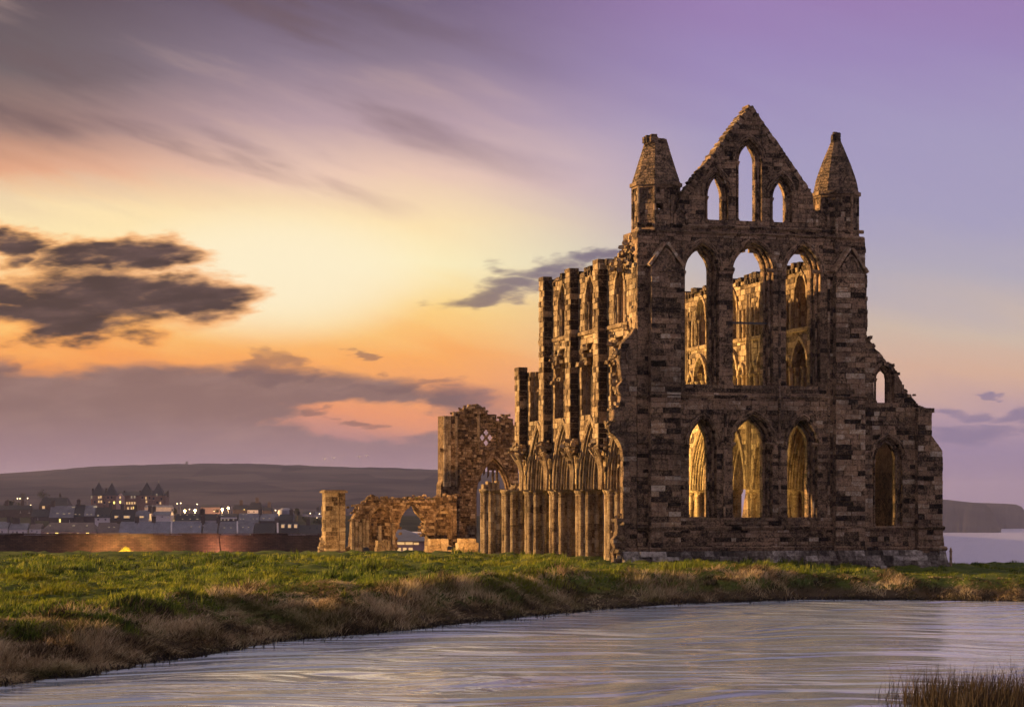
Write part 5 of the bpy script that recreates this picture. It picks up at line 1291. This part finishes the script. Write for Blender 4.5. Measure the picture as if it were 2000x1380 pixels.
wn = [(180, 970, Cq), (194, 971, L), (198, 970, L), (194, 979, L), (199, 979, L), (212, 971, Gq), (219, 971, Gq), (215, 981, L), (224, 981, Bq), (236, 971, L), (236, 980, Bq), (248, 982, L), (253, 982, L), (258, 982, L), (263, 982, L), (262, 991, Bq), (250, 992, L), (257, 992, L), (257, 970, Cq), (263, 970, Cq), (279, 971, Gq), (286, 972, L), (287, 979, L), (293, 972, Gq), (301, 973, Gq), (307, 966, Cq), (308, 981, Gq), (316, 974, Gq), (314, 982, L), (186, 980, Gq), (205, 981, Gq)]
for px, py, k in wn:
    mb = MB(); yy = -1.7 if not 228 <= px <= 244 else -2.3
    if 244 < px < 273: yy = -0.1
    mb.box(hx(px) - 0.4, hx(px) + 0.4, yy, yy + 0.2, hz(py) - 0.65, hz(py) + 0.65); f = mb.build('window', k, ho)
    mb = MB(); mb.box(hx(px) - 0.65, hx(px) + 0.65, yy - 0.15, yy - 0.002, hz(py) - 1.0, hz(py) - 0.8); mb.build('sill', 'render_pink', f)

# street lamps with glowing heads
def lamp(label, px, py, Y, mname, r, h=5.0, watts=0):
    q = at(px, py, Y); e = empty('street_lamp', (q.x, Y, q.z - h)); tag(e, label, 'street lamp', 'street lamps of the town')
    mb = MB(); mb.tube([(0, 0, -2), (0, 0, h - 0.3)], [0.1, 0.06], 6); mb.build('post', 'metal_dark', e)
    mb = MB(); mb.lathe(0, 0, [(0.05, h - r), (r * 0.8, h - r * 0.6), (r, h), (r * 0.8, h + r * 0.6), (0.05, h + r)], 10); mb.build('lamp_head', mname, e)
    if watts:
        ld = bpy.data.lights.new('glow', 'POINT'); ld.energy = watts; ld.color = (1, 0.55, 0.22); ld.shadow_soft_size = r; lo = bpy.data.objects.new('lamp_glow', ld); COL.objects.link(lo); lo.parent = e; lo.location = (0, -r - 0.3, h)
lamp('brilliant orange street lamp, leftmost of the four bright ones', 361, 997, 970, 'lamp_warm', 0.42, watts=16000)
lamp('brilliant orange street lamp left of the pink hall', 381, 996, 970, 'lamp_warm', 0.42, watts=16000)
lamp('brilliant orange street lamp right of the pink hall', 434, 994, 970, 'lamp_warm', 0.42, watts=12000)
lamp('brilliant white street lamp, rightmost of the four bright ones', 446, 991, 970, 'lamp_white', 0.42, watts=9000)
for px, py, lab in ((346, 983, 'small yellow lamp just right of the hotel'), (353, 982, 'small white lamp, second right of the hotel'), (385, 984, 'small lamp above the bright orange lamps'), (34, 973, 'lamp of the far left pair, left one'), (39, 973, 'lamp of the far left pair, right one'), (54, 972.5, 'twin lamp left of the dark lodge'), (50, 987, 'white lamp below the far left pairs'), (60, 986, 'white lamp beside the dark lodge'), (477, 993, 'yellow lamp left of the mansard house'), (509, 997, 'white lamp right of the mansard house'), (538, 996, 'white lamp left of the pavilion'), (606, 1002, 'small white lamp beyond the round tree'), (624, 1003, 'bright white lamp left of the free standing pier'), (619, 1011, 'low white lamp near the free standing pier'), (394, 1002, 'dim orange lamp before the pink hall'), (370, 994, 'dim orange lamp between the bright pair')):
    lamp(lab, px, py, 1010, 'lamp_white', 0.24, 4.0)

# trees of the town
def tree(label, px, ybase, ytop, wpx, Y, seed, name='tree', k=900, bare=False):
    q = at(px, ybase, Y); H_ = (ybase - ytop) / F * Y; w_ = wpx / F * Y; e = empty(name, (q.x, Y, q.z)); tag(e, label, 'tree', 'trees of the town')
    gt = np.random.default_rng(seed)
    mb = MB(); mb.tube([(0, 0, -2), (0.1, 0, H_ * 0.3), (0, 0.1, H_ * 0.75)], [0.05 * H_, 0.04 * H_, 0.015 * H_], 6)
    for j in range(7):
        a = j * 2.4; z = H_ * (0.3 + 0.06 * j); mb.tube([(0, 0, z), (cos(a) * w_ * 0.2, sin(a) * w_ * 0.2, z + H_ * 0.12), (cos(a) * w_ * 0.42, sin(a) * w_ * 0.42, z + H_ * 0.26)], [0.02 * H_, 0.014 * H_, 0.005 * H_], 5)
    mb.build('trunk', 'bark', e)
    mb = MB(); ctr = [(gt.normal(0, 0.24) * w_, gt.normal(0, 0.24) * w_, H_ * gt.uniform(0.35, 0.88)) for _ in range(14)]
    for _ in range(k):
        c_ = ctr[gt.integers(14)]; d = gt.normal(size=3); d *= gt.random() ** 0.4 / np.linalg.norm(d) * min(w_, H_) * 0.22; p_ = np.array(c_) + d; s_ = 0.05 * min(w_, H_) * gt.uniform(0.5, 1.2) * (0.6 if bare else 1)
        a = gt.normal(size=3) * s_; b = gt.normal(size=3) * s_; mb.poly([p_, p_ + a, p_ + a + b, p_ + b], gt.random())
    mb.build('crown', 'leaves', e)
tree('tall rounded dark tree right of the pavilion', 581, 1014, 992, 15, 950, 1)
tree('round dark tree left of the bright street lamps', 342, 1012, 990, 11, 950, 2)
tree('dark bushy tree below the far left lamps', 20, 992, 976, 16, 1040, 3)
tree('bare tree behind the far left lamps', 44, 985, 961, 14, 1100, 4, k=500, bare=True)
tree('bare tree left of the dark lodge', 85, 978, 956, 22, 1100, 5, k=700, bare=True)
tree('bare tree rising above the dark lodge', 117, 975, 960, 8, 1100, 6, k=300, bare=True)
tree('dark bush between the lodge and the far left lamps', 38, 992, 980, 8, 1030, 7)
tree('small dark tree on the roofs left of the pink hall', 424, 1004, 993, 7, 960, 8)
tree('tiny tree on the skyline of the hill', 365, 908, 900, 9, 3590, 9, k=300)
tree('dark hedge tree beside the end of the town', 598, 1022, 1008, 20, 900, 10)
tree('dark hedge tree left of the free standing pier', 622, 1026, 1014, 18, 900, 11)
# yellow floodlit bush and sticks by the boundary wall
e = empty('gorse_bush', (at(246, 0, 197.6).x, 197.6, float(ground_h(at(246, 0, 197.6).x, 197.6)))); tag(e, 'low yellow floodlit gorse bush by the boundary wall', 'bush')
gt = np.random.default_rng(4); mb = MB()
for a in range(9): mb.tube([(0, 0, -0.1), (cos(a * 0.7) * 0.2, sin(a * 0.7) * 0.15, 0.3), (cos(a * 0.7) * 0.45, sin(a * 0.7) * 0.25, 0.55)], [0.03, 0.02, 0.01], 4)
mb.build('stems', 'bark', e); mb = MB()
for _ in range(1100):
    u = gt.random(); x = gt.normal(0, 0.26); z = 0.35 + 0.5 * gt.random() ** 1.2 * max(0.15, 1 - (abs(x) / 0.55) ** 1.4); y = gt.normal(0, 0.15); s_ = 0.05; a = gt.normal(size=3) * s_; b = gt.normal(size=3) * s_; p_ = np.array((x, y, z)); mb.poly([p_, p_ + a, p_ + b], 0.9 + 0.1 * gt.random())
foliage_material('gorse', [(0.0, (0.20, 0.18, 0.03)), (1.0, (0.45, 0.38, 0.06))], None, 0.3)
mb.build('foliage', 'gorse', e)
def post(name, label, px, yt, Y, r, lean=0.0, cap=False, mname='timber', cat='post'):
    X = at(px, 0, Y).x; zg = float(ground_h(X, Y)); zt = at(0, yt, Y).z; e = empty(name, (X, Y, zg)); tag(e, label, cat); h = zt - zg
    mb = MB(); mb.tube([(0, 0, -0.3), (lean * 0.5, 0, h * 0.5), (lean, 0, h * (0.8 if cap else 1))], [r, r * 0.95, r * 0.9], 8); mb.build('shaft', mname, e)
    if cap:
        mb = MB(); mb.lathe(lean, 0, [(r * 1.25, h * 0.76), (r * 1.3, h * 0.82), (r * 0.8, h * 0.84), (r * 0.9, h * 0.9), (r * 0.45, h * 0.96), (r * 0.1, h)], 10); mb.build('cap', mname, e)
post('marker_post', 'short stone marker post on the cliff edge right of the abbey', 1857, 1068, 127, 0.075, 0, True, 'stone')
post('fence_post', 'tiny dark post at the far left of the lawn crest', 42, 1079, 133, 0.025)
post('leaning_stick', 'thin leaning stick on the lawn crest left of the yellow bush', 172, 1064, 133, 0.018, 0.28, cat='stick')
# gulls over the hill
for px, py, lab in ((634, 896, 'pale gull low over the hill, leftmost of four'), (652, 894, 'pale gull low over the hill, second from the left'), (702, 892, 'pale gull over the hill, third from the left'), (716, 890, 'pale gull over the hill nearest to the ruins')):
    q = at(px, py, 420); e = empty('gull', tuple(q), 0.6); tag(e, lab, 'gull', 'gulls over the hill'); mb = MB()
    mb.lathe(0, 0, [(0.02, -0.2), (0.06, -0.08), (0.07, 0.05), (0.03, 0.18)], 6)
    for sd in (-1, 1): mb.prism([(sd * 0.04, 0, 0.0), (sd * 0.04, 0.16, 0.02), (sd * 0.3, 0.14, 0.16), (sd * 0.3, -0.02, 0.16)], [(sd * 0.32, 0.0, 0.17), (sd * 0.32, 0.13, 0.17), (sd * 0.6, 0.16, 0.06), (sd * 0.6, 0.12, 0.06)])
    mb.build('body', 'gull_white', e)

# ------------------------------------------------------------------ grass, bank, reeds
rg_ = np.random.default_rng(12)
def blades(base, h, lean, width, tint, name, material, seg2=True):
    """base (n,3), height, lean vector (n,2), width, tint per blade: a bent five point blade each"""
    n_ = len(base); ang = rg_.uniform(0, pi, n_); dx, dy = np.cos(ang) * width / 2, np.sin(ang) * width / 2
    z0 = np.zeros(n_)
    b = base; m_ = base + np.stack([lean[:, 0] * 0.35, lean[:, 1] * 0.35, h * 0.6], 1); t_ = base + np.stack([lean[:, 0], lean[:, 1], h], 1)
    off = np.stack([dx, dy, z0], 1)
    V = np.stack([b - off, b + off, m_ + off * 0.7, m_ - off * 0.7, t_], 1).reshape(-1, 3)
    i = np.arange(n_)[:, None] * 5
    T = np.concatenate([i + np.array([[0, 1, 2]]), i + np.array([[0, 2, 3]]), i + np.array([[3, 2, 4]])], 1).reshape(-1, 3)
    return np_mesh(name, V, T, np.repeat(tint, 3), material)
def in_abbey(X, Y):
    u = (X - OX) * CT + (Y - OY) * ST; v = -(X - OX) * ST + (Y - OY) * CT
    return (u > -1.5) & (u < 18.5) & (v > -0.9) & (v < 34)
def scatter(nclump, per, dlo, dhi, ylo, yhi, spread, weight):
    Y = 1 / rg_.uniform(1 / yhi, 1 / ylo, nclump * 6); X = rg_.uniform(-0.25, 0.25, nclump * 6) * Y
    d = shore_d(X, Y); ok = (d > dlo) & (d < dhi) & ~in_abbey(X, Y) & (rg_.random(len(X)) < weight(X, Y, d)); X, Y = X[ok][:nclump], Y[ok][:nclump]
    k = len(X); cx = np.repeat(X, per) + rg_.normal(0, 1, k * per) * np.repeat(rg_.uniform(*spread, k), per); cy = np.repeat(Y, per) + rg_.normal(0, 1, k * per) * np.repeat(rg_.uniform(*spread, k), per)
    return cx, cy, k
cx, cy, k = scatter(13500, 15, 2.6, 400, 55, 140, (0.05, 0.2), lambda X, Y, d: np.clip(0.25 + 1.5 * (vnoise(X * 0.8, Y * 0.4)), 0, 1))
per = 15
hh = np.repeat(np.clip(0.04 + 0.42 * (vnoise(cx[::per] * 0.9 + 3, cy[::per] * 0.5) ** 2.0), 0.05, 0.42) * rg_.uniform(0.6, 1.3, k), per) * rg_.uniform(0.6, 1.1, k * per)
hh *= np.where(cx > 17, 0.45, 1.0)
tn = np.clip(np.repeat(rg_.normal(0.45, 0.26, k) + 0.5 * (vnoise(cx[::per] * 0.25, cy[::per] * 0.12) - 0.4), per) + rg_.normal(0, 0.1, k * per), 0, 1)
base_ = np.stack([cx, cy, ground_h(cx, cy) - 0.02], 1)
tag(blades(base_, hh, rg_.normal(0, 0.07, (k * per, 2)) + np.array([0.05, 0.0]), rg_.uniform(0.02, 0.06, k * per), tn, 'grass', 'grass'), 'tussocky green grass of the lawn', kind='stuff')
cx, cy, k = scatter(14500, 15, 0.25, 4.8, 50, 125, (0.08, 0.26), lambda X, Y, d: np.where(d < 3.4, 1.0, 0.4))
d = shore_d(cx, cy)
patch = vnoise(cx * 0.5 + 7, cy * 0.35)
hh = (0.12 + 0.42 * patch ** 1.5) * np.repeat(rg_.uniform(0.5, 1.25, k), per) * rg_.uniform(0.5, 1.1, k * per) * np.clip(0.45 + d * 0.35, 0.3, 1) * np.where(cx > 15, 0.75, 1)
tn = np.clip(np.repeat(rg_.normal(0.42, 0.26, k), per) + 1.15 * (vnoise(cx * 1.1 + 30, cy * 0.8) - 0.5) + rg_.normal(0, 0.12, k * per), 0, 1)
ln = rg_.normal(0, 0.16, (k * per, 2)) + np.repeat(rg_.normal(0, 0.14, (k, 2)), per, 0) + np.array([0.08, -0.10])
tag(blades(np.stack([cx, cy, ground_h(cx, cy) - 0.03], 1), hh, ln, rg_.uniform(0.014, 0.045, k * per), tn, 'bank_grass', 'dead_grass'), 'long dead brown grass hanging over the pond bank', kind='stuff')
# sparse stalks and debris at the water's edge
X = rg_.uniform(-16, 22, 14000); s_ = np.interp(X, _fx, _fy); Y = s_ + rg_.normal(-0.8, 1.8, 14000); d = shore_d(X, Y); ok = (d < 0.6) & (d > -1.5) & (rg_.random(14000) < np.where(d > -0.25, 0.9, 0.55 * np.clip(vnoise(X * 1.5, Y * 1.5) * 2 - 1.0, 0, 1))); X, Y = X[ok], Y[ok]; k = len(X)
tag(blades(np.stack([X, Y, np.full(k, ZW - 0.05)], 1), rg_.uniform(0.06, 0.28, k), rg_.normal(0, 0.12, (k, 2)), rg_.uniform(0.015, 0.05, k), rg_.uniform(0, 0.4, k), 'waterside_weeds', 'reeds'), 'dark weeds along the edge of the water', kind='stuff')
# reed bed in the near corner of the pond
k = 11000; X = 7.9 + 6.0 * rg_.random(k) ** 0.8; Y = 49.5 + rg_.normal(0, 1, k) * 1.7
ok = (X > 8.0 + 0.9 * rg_.random(k) + 0.8 * (vnoise(X * 2, Y * 2) - 0.3)) & (X < 15); X, Y = X[ok], Y[ok]; k = len(X)
tag(blades(np.stack([X, Y, np.full(k, ZW - 0.3)], 1), 0.3 + rg_.uniform(0.15, 1.0, k) ** 1.3 * np.clip((X - 7.7) / 1.3, 0.3, 1.0), rg_.normal(0, 0.19, (k, 2)) + np.array([0.06, 0.0]), rg_.uniform(0.008, 0.024, k), rg_.uniform(0, 1, k), 'reeds', 'reeds'), 'dark brown reed clump standing in the near corner of the pond', kind='stuff')

# ------------------------------------------------------------------ evening haze
mb = MB(); mb.box(-9500, 9500, -80, 12600, -62, 110)
hz_ = bpy.data.materials.new('haze'); hz_.use_nodes = True; n = NT(hz_.node_tree); n.n.clear()
vo = n.new('ShaderNodeVolumePrincipled'); vo.inputs['Color'].default_value = (0.50, 0.54, 0.95, 1); vo.inputs['Density'].default_value = 0.00006; vo.inputs['Anisotropy'].default_value = 0.2
o_ = n.new('ShaderNodeOutputMaterial'); n.l.new(vo.outputs[0], o_.inputs['Volume'])
M['haze'] = hz_
tag(mb.build('haze', 'haze'), 'violet evening haze', kind='stuff')
